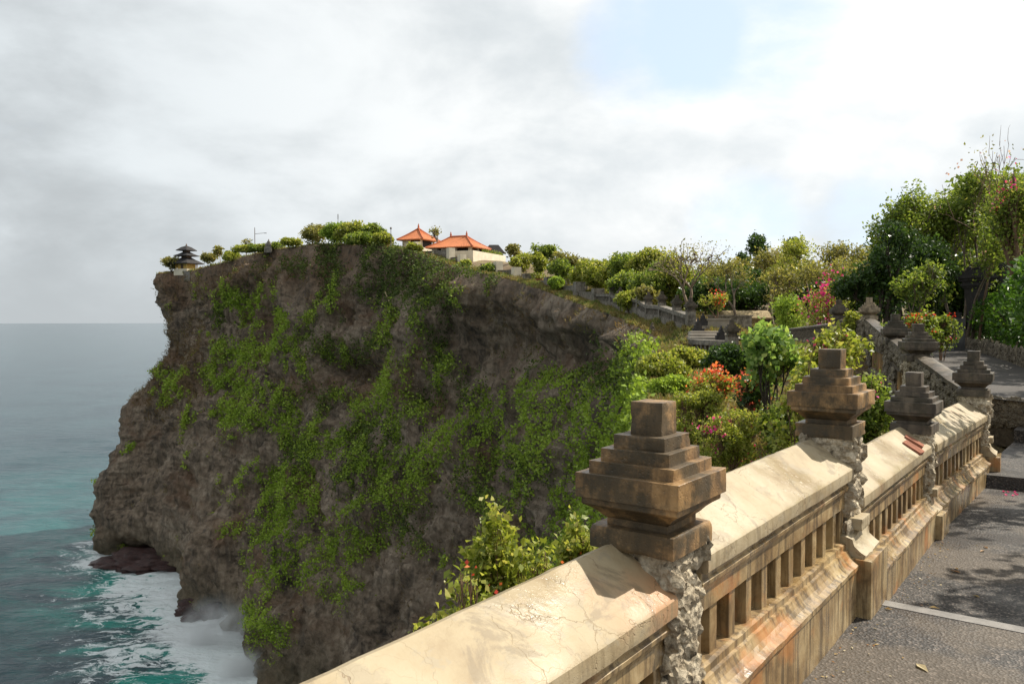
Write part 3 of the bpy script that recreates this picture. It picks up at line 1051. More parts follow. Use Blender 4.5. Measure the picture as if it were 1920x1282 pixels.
# keep clear of the rim
dmin = np.full(len(ipts), 1e9)
for s in range(0, len(rim), 40):
    dmin = np.minimum(dmin, np.sqrt(((ipts[:, None, :] - rim[None, s:s + 40, :2]) ** 2).sum(2)).min(1))
ipts = ipts[dmin > 0.35]
npol = len(poly)
allv = poly + [Vector((p[0], p[1])) for p in ipts]
res = geometry.delaunay_2d_cdt(allv, [], [list(range(npol))], 1, 1e-5)
v2 = np.array([(v.x, v.y) for v in res[0]])
zz = ground_z(v2)
orig = res[3]
for i, o in enumerate(orig):
    if o and o[0] < len(rim):
        zz[i] = rim[o[0], 2]
    else:
        zz[i] += 0.10 * fbm(np.array([v2[i, 0] / 2.0, v2[i, 1] / 2.0, 0.3]), 3)
land = mesh_obj('ground', np.column_stack([v2, zz]), [list(f) for f in res[2]], M_GROUND, smooth=True)
struct(land)

# ------------------------------------------------------------------ sea
def build_sea():
    rr = np.concatenate([[2, 20, 40], np.geomspace(60, 420, 230), np.geomspace(430, 11700, 60)])
    th = np.radians(np.concatenate([np.arange(-180, -62, 8), np.linspace(-60, 5, 330), np.arange(10, 180, 8)]))
    R, T = np.meshgrid(rr, th, indexing='ij')
    X, Y = R * np.sin(T), R * np.cos(T)
    base = CP[1:, 5, :2].copy()
    # distance to the foot of the cliff
    fine = np.vstack([np.linspace(base[i], base[i + 1], 12)[:-1] for i in range(len(base) - 1)])
    D = np.full(X.shape, 1e9)
    for p in fine:
        D = np.minimum(D, np.hypot(X - p[0], Y - p[1]))
    Pn = np.stack([X, Y, np.zeros_like(X)], -1)
    amp = np.clip(1.6 - R / 500, 0, 1)
    Z = 0.55 * fbm(Pn * np.array([0.6, 1.3, 1]) / 14, 4) + 0.35 * ridged(Pn * np.array([0.7, 1.2, 1]) / 7, 3) * np.exp(-D / 22)
    Z = SEA + Z * amp
    jit = 8 * fbm(Pn / 18, 3)
    q = P(330, 1180, 100)
    shore = np.exp(-np.maximum(D + jit - 4, 0) / 17)
    # wash thrown out from the notch in the cliff
    c = P(400, 641, 138)
    e = np.exp(-(((X - c[0] + 8) / 22) ** 2 + ((Y - 132) / 26) ** 2))
    shore = np.clip(np.maximum(shore, 0.66 * e), 0, 1)
    midv = np.exp(-((X + 135) / 70) ** 2 - ((Y - 235) / 75) ** 2)
    nr, ntn = R.shape
    ix = np.arange(nr * ntn).reshape(nr, ntn)
    nx = np.roll(ix, -1, axis=1)
    Fq = np.stack([ix[:-1], ix[1:], nx[1:], nx[:-1]], -1).reshape(-1, 4)
    V = np.stack([X, Y, Z], -1).reshape(-1, 3)
    o = mesh_obj('sea', V, Fq[:, ::-1].copy(), M_SEA, smooth=True, attr={'shore': shore.ravel(), 'mid': midv.ravel(), 'swell': (0.40 + 0.6 * np.exp(-R / 300)).ravel()})
    struct(o)

build_sea()

# ------------------------------------------------------------------ the terrace balustrade
def v2a(p):
    return np.array(p, float)

# centres of the posts on plan, and the level of the broad cap slab
POSTS = [
    dict(c=(0.647, 3.657), yaw=36.5, top=-0.694, foot=-2.16),
    dict(c=(2.451, 6.095), yaw=36.5, top=-0.545, foot=-2.16),
    dict(c=(4.462, 8.81), yaw=37.0, top=-0.905, foot=-2.40),
    dict(c=(6.82, 11.74), yaw=33.0, top=-0.785, foot=-2.40),
    dict(c=(7.22, 14.15), yaw=14.0, top=-0.400, foot=-2.2),
    dict(c=(8.40, 17.45), yaw=18.0, top=-0.210, foot=-1.9),
    dict(c=(10.85, 24.2), yaw=20.0, top=0.335, foot=-1.6),
    dict(c=(11.15, 27.2), yaw=12.0, top=0.335, foot=-1.5),
]

# eight rubble stones shared by all rough masonry
def rubble_meshes(mat, tagn):
    out = []
    for k in range(8):
        bm = bmesh.new()
        bmesh.ops.create_icosphere(bm, subdivisions=3, radius=0.5)
        co = np.array([v.co for v in bm.verts])
        n = 1 + 0.42 * fbm(co * 2.1 + k * 7.7, 3) + 0.22 * noise3(co * 6 + k * 3) + 0.16 * (ridged(co * 4 + k * 5, 3) - 0.4)
        for v, q in zip(bm.verts, n):
            v.co *= float(q)
        me = bpy.data.meshes.new('stone_' + tagn)
        bm.to_mesh(me)
        bm.free()
        me.polygons.foreach_set('use_smooth', np.ones(len(me.polygons), dtype=bool))
        me.set_sharp_from_angle(angle=math.radians(38))
        me.materials.append(mat)
        out.append(me)
    return out

STONES = rubble_meshes(M_RUB, 'pale')
STONESD = rubble_meshes(M_RUBD, 'dark')

def clad(parent, faces, size, rng, stones, proud=0.02, fill=1.0):
    """lay rubble stones on rectangles: (origin, edge_a, edge_b, outward normal)"""
    for o, a, b, n in faces:
        o, a, b, n = (np.array(q, float) for q in (o, a, b, n))
        la, lb = np.linalg.norm(a), np.linalg.norm(b)
        na, nb = max(1, int(round(la / size))), max(1, int(round(lb / (size * 0.8))))
        rot0 = Matrix((tuple(a / la), tuple(b / lb), tuple(n))).transposed()
        for j in range(nb):
            for i in range(na):
                if rng.random() > fill:
                    continue
                u = (i + 0.5 + 0.5 * (j % 2) + rng.uniform(-0.22, 0.22)) / na
                v = (j + 0.5 + rng.uniform(-0.2, 0.2)) / nb
                if u > 1.02:
                    continue
                s = size * rng.uniform(0.95, 1.75)
                st = link('stone', stones[rng.integers(0, 8)], parent)
                p = o + a * min(u, 0.97) + b * v + n * (proud * rng.uniform(-0.8, 0.6))
                sc = Matrix.Diagonal((s * rng.uniform(0.9, 1.25), s * rng.uniform(0.75, 1.05), size * rng.uniform(0.5, 0.8)))
                R = rot0 @ Matrix.Rotation(rng.uniform(-0.5, 0.5), 3, 'Z')
                st.matrix_local = Matrix.Translation(Vector(p)) @ (R @ sc).to_4x4()

def slab_mesh(wx, wy, h, rng, top=1.0, cuts=5, amp=0.002, chip=0.5):
    amp = amp * 0.55
    """a stone slab with softened, slightly chipped edges, resting on z=0"""
    bm = bmesh.new()
    bmesh.ops.create_cube(bm, size=1.0)
    bmesh.ops.bevel(bm, geom=list(bm.edges), offset=0.016 if h > 0.05 else 0.010, segments=2, affect='EDGES', profile=0.6)
    bmesh.ops.subdivide_edges(bm, edges=[e for e in bm.edges if e.calc_length() > 0.3], cuts=cuts, use_grid_fill=True)
    off = rng.uniform(0, 50)
    co = np.array([v.co for v in bm.verts])
    co[:, 2] += 0.5
    k = 1 + (top - 1) * co[:, 2]
    q = co * np.array([wx, wy, h])
    q[:, 0] *= k
    q[:, 1] *= k
    edge = (np.abs(np.abs(co[:, 0]) - 0.5) < 0.03).astype(float) + (np.abs(np.abs(co[:, 1]) - 0.5) < 0.03) + (np.abs(co[:, 2] - 0.5) > 0.47)
    nz = np.stack([fbm(q * 9 + off, 3), fbm(q * 9 + off + 20, 3), fbm(q * 9 + off + 40, 3)], -1)
    q = q + nz * amp
    cp = np.clip(noise3(q * 16 + off) - 0.28, 0, 1)[:, None] * (edge >= 2)[:, None] * chip * 0.06
    cen = np.array([0, 0, h / 2])
    q = q - (q - cen) / (np.linalg.norm(q - cen, axis=1)[:, None]) * cp
    for v, c in zip(bm.verts, q):
        v.co = Vector(c)
    me = bpy.data.meshes.new('slab')
    bm.to_mesh(me)
    bm.free()
    me.polygons.foreach_set('use_smooth', np.ones(len(me.polygons), dtype=bool))
    me.set_sharp_from_angle(angle=math.radians(40))
    return me

def make_post(i, label, mat, k=1.0, stones=STONES, ssize=0.075, group='stone posts of the terrace balustrade', col_mat=None):
    p = POSTS[i]
    rng = np.random.default_rng(40 + i)
    cx, cy = p['c']
    foot = p['foot']
    t = thing('balustrade_post', label, 'stone post', (cx, cy, foot), group)
    t.rotation_euler = (0, 0, -math.radians(p['yaw']))      # local y runs along the wall
    zt = p['top'] - foot                                    # level of the broad slab's upper face
    def sl(name, w, h, z, top=1.0, amp=0.004):
        me = slab_mesh(w * k, w * k, h, rng, top, 5, amp)
        me.materials.append(mat)
        o = link(name, me, t, (rng.uniform(-.006, .006), rng.uniform(-.006, .006), z))
        o.rotation_euler = (rng.uniform(-0.004, 0.004), rng.uniform(-0.004, 0.004), rng.uniform(-0.025, 0.025))
        return o
    sl('cap_block', 0.158, 0.150, zt + 0.166, 1.04 if i != 0 else 0.97, 0.006)
    sl('cap_slab', 0.258, 0.062, zt + 0.106)
    sl('cap_slab', 0.338, 0.058, zt + 0.050)
    sl('cap_slab', 0.418, 0.056, zt - 0.004)
    sl('broad_slab', 0.512, 0.112, zt - 0.112)
    # the moulding that narrows down to the neck
    mb = MB()
    prof = [(0.150, -0.245), (0.150, -0.212), (0.165, -0.200), (0.185, -0.178), (0.208, -0.160), (0.232, -0.146), (0.236, -0.1405), (0.236, -0.108)]
    prof = [(r * k, z) for r, z in prof]
    V, Fc = [], []
    for r, z in prof:
        V += [(-r, -r, zt + z), (r, -r, zt + z), (r, r, zt + z), (-r, r, zt + z)]
    for a in range(len(prof) - 1):
        for b in range(4):
            Fc.append((a * 4 + b, a * 4 + (b + 1) % 4, a * 4 + 4 + (b + 1) % 4, a * 4 + 4 + b))
    Fc += [(3, 2, 1, 0), tuple(len(prof) * 4 - 4 + b for b in range(4))]
    mb.add(V, Fc)
    mb.build('neck_moulding', mat, t)
    sl('base_slab', 0.415, 0.100, zt - 0.342)
    # rubble column
    hw = 0.152 * k
    ztop = zt - 0.338
    colm = MB().box((0, 0, (ztop - 0.25) / 2), (hw * 2, hw * 2, ztop + 0.25)).build('column', M_MORTAR, t)
    fs = []
    for nx, ny in ((0, -1), (1, 0), (0, 1), (-1, 0)):
        tx, ty = -ny, nx
        fs.append(((nx * hw - tx * hw, ny * hw - ty * hw, 0.0), (tx * hw * 2, ty * hw * 2, 0), (0, 0, ztop), (nx, ny, 0)))
    clad(colm, fs, ssize, rng, stones, 0.014)
    return t

make_post(0, 'large tan stepped post with rubble column nearest the flowering bush outside the wall', M_CAP, ssize=0.105)
make_post(1, 'tan stepped post above the pedestal with a broken scroll at its foot', M_CAP, ssize=0.115)
make_post(2, 'blackened stepped post beside the coping with bare red bricks', M_CAPD, ssize=0.12)
make_post(3, 'dark stepped post where the balustrade meets the steps up', M_CAPD, ssize=0.12, stones=STONES)
make_post(4, 'black stepped post on a pale rubble column beside the upper path', M_CAPD, 1.06, ssize=0.12)
make_post(5, 'black stepped post in front of the red flowering shrub', M_CAPD, 1.06, ssize=0.14, stones=STONESD)
make_post(6, 'pale weathered stepped post against the dark tree', M_CAPG, 1.10, ssize=0.16, stones=STONESD)
make_post(7, 'small black stepped post below the pink bougainvillea', M_CAPD, 1.06, ssize=0.16, stones=STONESD)

def frame(i, j):
    a = np.array(POSTS[i]['c']) if isinstance(i, int) else np.array(i)
    b = np.array(POSTS[j]['c']) if isinstance(j, int) else np.array(j)
    w = (b - a) / np.linalg.norm(b - a)
    return a, b, w, np.array([w[1], -w[0]]), float(np.linalg.norm(b - a))

def make_bay(i, j, zr, foot, label, start=0.165, end=0.165, pitch=0.24, damage=None, seed=1):
    a, b, w, p, L = frame(i, j)
    rng = np.random.default_rng(seed)
    t = thing('balustrade_bay', label, 'balustrade', (a[0], a[1], foot), 'bays of the terrace balustrade')
    t.rotation_euler = (0, 0, math.atan2(w[1], w[0]))       # local x along the wall, local -y toward the path
    Z = zr - foot
    t0, t1 = start, L - end

    def run(sec, mat, name, n=2, jit=0.0, x0=t0, x1=t1, smooth=False):
        mb = MB()
        ring = []
        for q in range(n + 1):
            x = x0 + (x1 - x0) * q / n
            ring.append(lambda kk, zz, x=x: (x, -kk, zz))
        mb.prism(sec, ring)
        V = np.array(mb.V)
        if jit:
            nz = np.stack([fbm(V * 7 + seed, 3), fbm(V * 7 + 30 + seed, 3), fbm(V * 7 + 60 + seed, 3)], -1)
            V = V + nz * jit * np.array([0.2, 1, 1])
        return mesh_obj(name, V, [list(f) for f in mb.F], mat, t, smooth, 30)
    # coping with its ridge set back from the middle; fine section so that edges can be worn
    sec = [(0.200, Z - 0.278), (0.208, Z - 0.270), (0.210, Z - 0.235), (0.207, Z - 0.196), (0.196, Z - 0.182), (0.14, Z - 0.148), (0.07, Z - 0.106), (0.0, Z - 0.060),
           (-0.07, Z - 0.014), (-0.098, Z), (-0.13, Z - 0.010), (-0.19, Z - 0.048), (-0.265, Z - 0.098), (-0.278, Z - 0.112), (-0.278, Z - 0.278)]
    run(sec, M_COP, 'coping', 46, 0.0035, smooth=True)
    # rail under the coping: hollow, then a flat band
    sec = [(0.135, Z - 0.490), (0.150, Z - 0.487), (0.150, Z - 0.395), (0.158, Z - 0.372), (0.178, Z - 0.352), (0.182, Z - 0.330), (0.168, Z - 0.318), (0.172, Z - 0.2785),
           (-0.20, Z - 0.2785), (-0.20, Z - 0.490)]
    run(sec, M_PLI, 'top_rail', 16, 0.003)
    sec = [(0.262, 0.0), (0.262, Z - 0.905), (0.276, Z - 0.897), (0.276, Z - 0.868), (0.262, Z - 0.862), (0.236, Z - 0.848), (0.212, Z - 0.826), (0.196, Z - 0.800), (0.190, Z - 0.784),
           (0.172, Z - 0.780), (0.172, Z - 0.742), (0.150, Z - 0.736), (-0.20, Z - 0.736), (-0.20, -0.3), (0.262, -0.3)]
    run(sec, M_PLI, 'plinth', 40, 0.006)
    n = max(3, int(round((t1 - t0) / pitch)))
    st = (t1 - t0) / n
    me = slab_mesh(0.088, 0.20, 0.262, rng, 1.0, 3, 0.003)
    me.materials.append(M_PLI)
    for q in range(n + 1):
        x = t0 + st * q
        x = min(max(x, t0 + 0.04), t1 - 0.04)
        o = link('baluster', me, t, (x + rng.uniform(-.008, .008), -0.035, Z - 0.744))
        o.rotation_euler = (0, 0, rng.uniform(-0.03, 0.03))
    if damage:
        damage(t, Z, t0, t1)
    return t

def bricks(t, Z, t0, t1):
    for x, k0, rz in ((t1 - 0.34, 0.02, 0.1), (t1 - 0.62, 0.06, -0.06)):
        sl = math.atan2(0.13, 0.22)
        me = slab_mesh(0.17, 0.20, 0.05, np.random.default_rng(4), 1, 3, 0.006)
        me.materials.append(M_BRICK)
        o = link('brick', me, t, (x, -0.05 - k0, Z - 0.126 - k0 * 0.6))
        o.rotation_euler = (sl, 0, rz)

# the nearest stretch runs back past the camera
A0, B0, w0, p0_, L0 = frame(0, 1)
near_start = np.array(POSTS[0]['c']) - w0 * 4.6
make_bay(tuple(near_start), 0, -1.008, -2.16, 'cracked cream coping bay running up to the large tan post', start=0.0, seed=11)
make_bay(0, 1, -0.907, -2.16, 'cream balustrade bay between the two tan stepped posts', seed=12)
make_bay(1, 2, -1.18, -2.40, 'balustrade bay with two bare red bricks in its peeling coping', damage=bricks, seed=13)
make_bay(2, 3, -1.20, -2.40, 'cream balustrade bay ending at the steps beside the dark post', seed=14)

def make_pedestal(i, label, z_foot, h, broken=False, half=0.27, k=0.36):
    a = np.array(POSTS[i]['c'])
    y = math.radians(POSTS[i]['yaw'])
    t = thing('pedestal', label, 'pedestal', (a[0], a[1], z_foot), 'pedestals at the feet of the posts')
    t.rotation_euler = (0, 0, math.pi / 2 - y)
    rng = np.random.default_rng(70 + i)
    me = slab_mesh(half * 2, 0.34, h + 0.2, rng, 1.0, 5, 0.006, 1.0)
    me.materials.append(M_PLI)
    link('block', me, t, (0, -(k - 0.17), -0.2))
    # curved scroll on top that leans back to the column
    sec = [(k - 0.05, h - 0.004), (k - 0.05, h + 0.022), (k - 0.09, h + 0.045), (k - 0.125, h + 0.085), (k - 0.145, h + 0.135), (k - 0.19, h + 0.15), (k - 0.24, h + 0.14), (k - 0.26, h - 0.004)]
    mb = MB()
    n = 10
    ring = []
    for q in range(n + 1):
        x = -half * 0.86 + 2 * half * 0.86 * q / n
        ring.append(lambda kk, zz, x=x: (x, -kk, zz))
    mb.prism(sec, ring)
    V = np.array(mb.V)
    V += np.stack([fbm(V * 12 + i, 3), fbm(V * 12 + 9, 3), fbm(V * 12 + 19, 3)], -1) * (0.014 if broken else 0.005)
    mesh_obj('scroll', V, [list(f) for f in mb.F], M_COP, t, True, 30)
    me = slab_mesh(0.24, 0.21, 0.085, rng, 1.0, 3, 0.004)
    me.materials.append(M_COP)
    link('bracket', me, t, (0.0, -0.155, h + 0.175))
    return t

make_pedestal(1, 'square pedestal with broken white scroll below the second tan post', -2.16, 0.42, True)
make_pedestal(2, 'crumbling pedestal showing brick below the blackened post', -2.40, 0.30, True, 0.22, 0.33)
make_pedestal(3, 'dark mossy pedestal beside the bottom step', -2.40, 0.42, False, 0.25, 0.36)

# rubble walls that climb beside the upper path
def make_stone_wall(i, j, za, zb, foot, label, open_part=(0.15, 0.75), seed=3):
    a, b, w, p, L = frame(i, j)
    rng = np.random.default_rng(seed)
    t = thing('rubble_wall', label, 'stone wall', (a[0], a[1], foot), 'rubble walls climbing beside the upper path')
    t.rotation_euler = (0, 0, math.atan2(w[1], w[0]))
    Za, Zb = za - foot, zb - foot
    t0, t1 = 0.16, L - 0.16

    def top(x):
        return Za + (Zb - Za) * (x - t0) / (t1 - t0)
    # coping; its dark stone colour stands in for the shade on it
    mb = MB()
    ring = []
    for q in range(9):
        x = t0 + (t1 - t0) * q / 8
        ring.append(lambda kk, zz, x=x: (x, kk, zz + top(x)))
    mb.prism([(-0.14, -0.09), (-0.14, -0.015), (0, 0.02), (0.14, -0.015), (0.14, -0.09)], ring)
    V = np.array(mb.V)
    V += np.stack([fbm(V * 8 + i, 3), fbm(V * 8 + 9, 3), fbm(V * 8 + 19, 3)], -1) * 0.012
    mesh_obj('coping', V, [list(f) for f in mb.F], M_CAPD, t, True, 30)
    x0, x1 = t0 + (t1 - t0) * open_part[0], t0 + (t1 - t0) * open_part[1]
    zlo, zhi = 0.42, min(top(t0), top(t1)) - 0.42
    mb = MB()
    hw = 0.11
    def blk(xa, xb, z0a, z0b, z1a, z1b):
        V = []
        for x, z0, z1 in ((xa, z0a, z1a), (xb, z0b, z1b)):
            V += [(x, -hw, z0), (x, hw, z0), (x, hw, z1), (x, -hw, z1)]
        mb.add(V, [(0, 1, 2, 3), (7, 6, 5, 4), (0, 4, 5, 1), (1, 5, 6, 2), (2, 6, 7, 3), (3, 7, 4, 0)])
    blk(t0, x0, -0.3, -0.3, top(t0) - 0.092, top(x0) - 0.092)
    blk(x1, t1, -0.3, -0.3, top(x1) - 0.092, top(t1) - 0.092)
    blk(x0 + 0.001, x1 - 0.001, -0.3, -0.3, zlo, zlo)
    blk(x0 + 0.001, x1 - 0.001, zhi, zhi, top(x0) - 0.093, top(x1) - 0.093)
    body = mb.build('wall_body', M_MORTAR, t)
    H = min(top(t0), top(t1)) - 0.1
    fs = []
    for s in (1, -1):
        o = (t0, s * hw, zhi + 0.02); e = (t1 - t0, 0, Zb - Za); u = (0, 0, H - zhi - 0.02)
        fs.append((o, e, u, (0, s, 0)))
        fs.append(((x1, s * hw, 0.0), (t1 - x1, 0, 0), (0, 0, zhi), (0, s, 0)))
        fs.append(((t0, s * hw, 0.0), (x0 - t0, 0, 0), (0, 0, zhi), (0, s, 0)))
        fs.append(((x0, s * hw, 0.0), (x1 - x0, 0, 0), (0, 0, zlo), (0, s, 0)))
    clad(body, fs, 0.15, rng, STONESD, 0.03)
    n = max(3, int((x1 - x0) / 0.2))
    me = slab_mesh(0.075, 0.15, zhi - zlo + 0.02, rng, 1.0, 2, 0.003)
    me.materials.append(M_PLI)
    for q in range(n):
        link('baluster', me, t, (x0 + (q + 0.5) * (x1 - x0) / n, 0, zlo - 0.01))
    return t

make_stone_wall(3, 4, -1.02, -0.62, -2.2, 'short rubble wall with sloping coping between two black posts', (0.25, 0.6), 21)
make_stone_wall(4, 5, -0.62, -0.42, -2.0, 'rubble wall with open balusters rising toward the red flowering shrub', (0.12, 0.72), 22)
make_stone_wall(5, 6, -0.42, 0.02, -1.8, 'long rubble wall with open balusters rising to the pale post', (0.1, 0.72), 23)
make_stone_wall(6, 7, -0.02, -0.02, -1.6, 'rubble wall with dark ledge joining the pale post and the small black post', (0.2, 0.75), 24)
end_wall = np.array([10.6, 33.0])
make_stone_wall(7, tuple(end_wall), -0.15, -0.5, -1.6, 'low rubble wall running on toward the plaza behind the climbing branches', (0.1, 0.8), 25)

# ------------------------------------------------------------------ path, steps, upper path, plaza
def sheet(name, pts, mat, sub=0, jit=0.0):
    me = bpy.data.meshes.new(name)
    me.from_pydata([tuple(p) for p in pts], [], [list(range(len(pts)))])
    bm = bmesh.new()
    bm.from_mesh(me)
    bmesh.ops.triangulate(bm, faces=list(bm.faces))
    if sub:
        for _ in range(sub):
            bmesh.ops.subdivide_edges(bm, edges=list(bm.edges), cuts=1, use_grid_fill=True)
        co = np.array([v.co for v in bm.verts])
        z = jit * fbm(co * np.array([0.8, 0.8, 0]), 3)
        for v, q in zip(bm.verts, z):
            v.co.z += float(q)
    bmesh.ops.recalc_face_normals(bm, faces=list(bm.faces))
    if bm.faces and sum(f.normal.z for f in bm.faces) < 0:
        bmesh.ops.reverse_faces(bm, faces=list(bm.faces))
    bm.to_mesh(me)
    bm.free()
    me.materials.append(mat)
    o = link(name, me)
    struct(o)
    return o

def onwall(t, k):
    q = np.array(POSTS[0]['c']) + w0 * t + p0_ * k
    return q

def slabprism(name, pts, z, th, mat):
    mb = MB()
    n = len(pts)
    V = [(p[0], p[1], z) for p in pts] + [(p[0], p[1], z - th) for p in pts]
    F = [tuple(range(n)), tuple(range(2 * n - 1, n - 1, -1))]
    for i in range(n):
        j = (i + 1) % n
        F.append((i, n + i, n + j, j))
    mb.add(V, F)
    o = mb.build(name, mat)
    bm = bmesh.new()
    bm.from_mesh(o.data)
    bmesh.ops.recalc_face_normals(bm, faces=list(bm.faces))
    bm.to_mesh(o.data)
    bm.free()
    struct(o)
    return o

tA = 3.12
sA, sB = onwall(tA, 0.2), onwall(tA, 3.2)
slabprism('path', [onwall(-9, 0.2), onwall(-9, 3.2), sB, sA], -2.16, 0.5, M_PATH)
nose = slabprism('path_step_edge', [onwall(tA + 0.002, 0.29), onwall(tA + 0.002, 3.1), onwall(tA + 0.13, 3.1), onwall(tA + 0.13, 0.29)], -2.155, 0.4, M_NOSE)
a23, b23, w23, p23, L23 = frame(2, 3)
c4 = np.array(POSTS[3]['c'])
e1, e2 = c4 + p23 * 0.15 - w23 * 0.55, c4 + p23 * 3.4 - w23 * 0.3
slabprism('path', [onwall(tA + 0.132, 0.2), onwall(tA + 0.132, 3.2), e2, e1, np.array(POSTS[2]['c']) + p23 * 0.2], -2.36, 0.5, M_PATH)
f1, f2 = c4 + p23 * 0.15 + w23 * 3.2, c4 + p23 * 3.4 + w23 * 2.4
slabprism('path_step', [e1 + w23 * 0.001, e2 + w23 * 0.001, f2, f1], -2.19, 0.5, M_PATH)
slabprism('path_step', [f1 + w23 * 0.001, f2 + w23 * 0.001, f2 + w23 * 6 + p23 * 2, f1 + w23 * 5], -1.97, 0.6, M_PATH)

# retaining wall below the upper path
def retaining(name, label, pts, z0, z1, th, stones, size, seed, cap=None):
    rng = np.random.default_rng(seed)
    t = thing(name, label, 'retaining wall', (pts[0][0], pts[0][1], z0))
    mb = MB()
    faces = []
    o0 = np.array([pts[0][0], pts[0][1], z0])
    for a, b in zip(pts[:-1], pts[1:]):
        a = np.array(a); b = np.array(b)
        w = (b - a) / np.linalg.norm(b - a)
        n = np.array([w[1], -w[0]])
        q = [a, b, b - n * th, a - n * th]
        V = [(p[0] - o0[0], p[1] - o0[1], z) for z in (-0.4, z1 - z0) for p in q]
        mb.add(V, [(3, 2, 1, 0), (4, 5, 6, 7), (0, 1, 5, 4), (1, 2, 6, 5), (2, 3, 7, 6), (3, 0, 4, 7)])
        faces.append(((a[0] - o0[0], a[1] - o0[1], 0), (b[0] - a[0], b[1] - a[1], 0), (0, 0, z1 - z0), (n[0], n[1], 0)))
    body = mb.build('wall_body', M_MORTAR, t)
    clad(body, faces, size, rng, stones, 0.02)
    return t

retaining('retaining_wall', 'low wall of dark rough stones holding up the upper path', [(10.9, 11.0), (8.05, 17.9)][::-1], -2.0, -1.50, 0.3, STONESD, 0.15, 31)
sheet('upper_path', [(8.0, 17.6, -1.495), (11.0, 10.6, -1.495), (16, 14, -1.46), (17, 24, -1.40), (23, 38, -1.28), (19, 42, -1.2), (12.5, 36, -1.25), (11.6, 27, -1.33), (8.6, 18.2, -1.48)], M_UPATH, 3, 0.03)
retaining('hedge_wall', 'low mossy stone kerb wall in front of the clipped hedge', [(20.8, 36.5), (14.3, 21.6), (13.2, 15.5)], -1.50, -0.92, 0.35, STONESD, 0.2, 32)
sheet('plaza', [(11.2, 37.5, -0.98), (14, 36.2, -0.98), (21, 43, -0.9), (26, 56, -0.6), (20, 64, -0.5), (14, 60, -0.55), (11.0, 47, -0.78), (10.9, 41, -0.9)], M_PLAZA, 3, 0.03)

# ------------------------------------------------------------------ creepers and dry grass on the face
def face_pixels():
    v = Sd.reshape(-1, 3)
    c, s = math.cos(PITCH), math.sin(PITCH)
    f = v[:, 1] * c - v[:, 2] * s
    u = v[:, 1] * s + v[:, 2] * c
    f = np.maximum(f, 0.1)
    return 960 + F_PX * v[:, 0] / f, 641 - F_PX * u / f

FX, FY = face_pixels()
FX, FY = FX.reshape(NU, NV), FY.reshape(NU, NV)
BLOBS = [  # where the creeper grows on the rock: x, y, rx, ry, tilt (degrees), strength
    (445, 560, 48, 26, 25, 1), (500, 555, 26, 40, 0, .7), (520, 590, 30, 24, 0, .7), (470, 600, 30, 30, 0, .7), (420, 640, 36, 44, 0, .7), (540, 640, 44, 36, -30, 1), (470, 665, 60, 28, -10, .9), (560, 620, 24, 40, 30, .8),
    (430, 715, 60, 26, 25, 1), (510, 745, 60, 24, 25, 1), (455, 780, 50, 26, 10, 1), (540, 795, 60, 28, 15, 1), (570, 820, 40, 40, 0, 1), (355, 785, 14, 20, 0, 1), (320, 730, 26, 40, -30, .7), (255, 830, 14, 26, 30, .8),
    (640, 660, 28, 36, 0, .8), (720, 600, 24, 44, 10, .7), (780, 620, 24, 60, 20, .8), (825, 690, 40, 30, 0, 1), (730, 745, 30, 60, 15, 1), (760, 800, 44, 44, 0, 1), (690, 770, 60, 24, 10, .8), (640, 830, 50, 40, 0, 1),
    (520, 900, 56, 34, 10, 1.1), (540, 950, 60, 44, 20, 1.1), (500, 1000, 36, 40, 0, 1), (525, 1060, 44, 40, 20, 1.1), (560, 1010, 44, 44, 0, 1), (600, 1085, 50, 30, 10, 1), (665, 1100, 44, 22, 5, 1), (432, 996, 20, 13, 10, 1),
    (510, 1180, 42, 30, 15, 1.1), (480, 1155, 20, 34, 0, .8), (700, 880, 70, 40, 0, 1.1), (780, 870, 64, 44, -20, 1.1), (740, 930, 70, 34, 0, 1), (660, 950, 50, 30, 0, .9), (690, 1000, 64, 40, -10, 1.1), (640, 1030, 46, 34, 0, 1),
    (860, 830, 60, 44, -30, 1.1), (920, 770, 54, 40, -35, 1.1), (990, 745, 50, 40, -30, 1), (1050, 720, 40, 36, -30, .9), (1000, 820, 70, 44, -20, 1), (920, 850, 60, 40, 0, .9), (1080, 780, 60, 60, -40, 1), (890, 935, 46, 26, 0, .9), (960, 910, 40, 34, 0, .9),
    (1120, 840, 40, 110, 25, 1.2), (1170, 760, 44, 90, 25, 1.2), (1195, 700, 40, 50, 30, 1.1), (1080, 950, 44, 90, 25, 1.2), (1040, 1040, 50, 80, 25, 1), (820, 1040, 34, 24, 0, .7), (600, 880, 30, 60, 20, .8),
    (850, 560, 20, 24, 0, .8), (760, 660, 20, 30, 0, .7), (620, 560, 16, 40, 0, .7), (560, 690, 24, 16, 0, .8), (640, 720, 30, 22, 0, .5)]
DBLOBS = [(620, 480, 22, 60, 0, 1.2), (740, 500, 44, 60, -28, 1.3), (700, 540, 26, 34, -30, 1), (810, 520, 40, 60, 20, 1.2), (830, 600, 24, 90, 10, 1.1), (790, 560, 26, 70, 10, .9), (890, 510, 44, 22, 5, 1.1), (560, 500, 60, 22, 0, .7), (610, 640, 50, 36, 0, .9),
          (680, 650, 44, 30, 0, .7), (600, 740, 60, 40, 0, .6), (700, 820, 70, 50, 0, .8), (420, 600, 24, 40, 0, .7), (640, 600, 30, 24, 0, .6), (560, 850, 50, 40, 0, .7), (850, 720, 60, 50, 0, .7), (1000, 700, 60, 30, 0, .6), (1150, 700, 60, 50, 20, 1), (480, 520, 40, 24, 0, .6),
          (920, 900, 90, 50, 0, .8), (760, 980, 70, 50, 0, .7), (660, 900, 50, 50, 0, .7), (830, 960, 60, 40, 0, .6)]

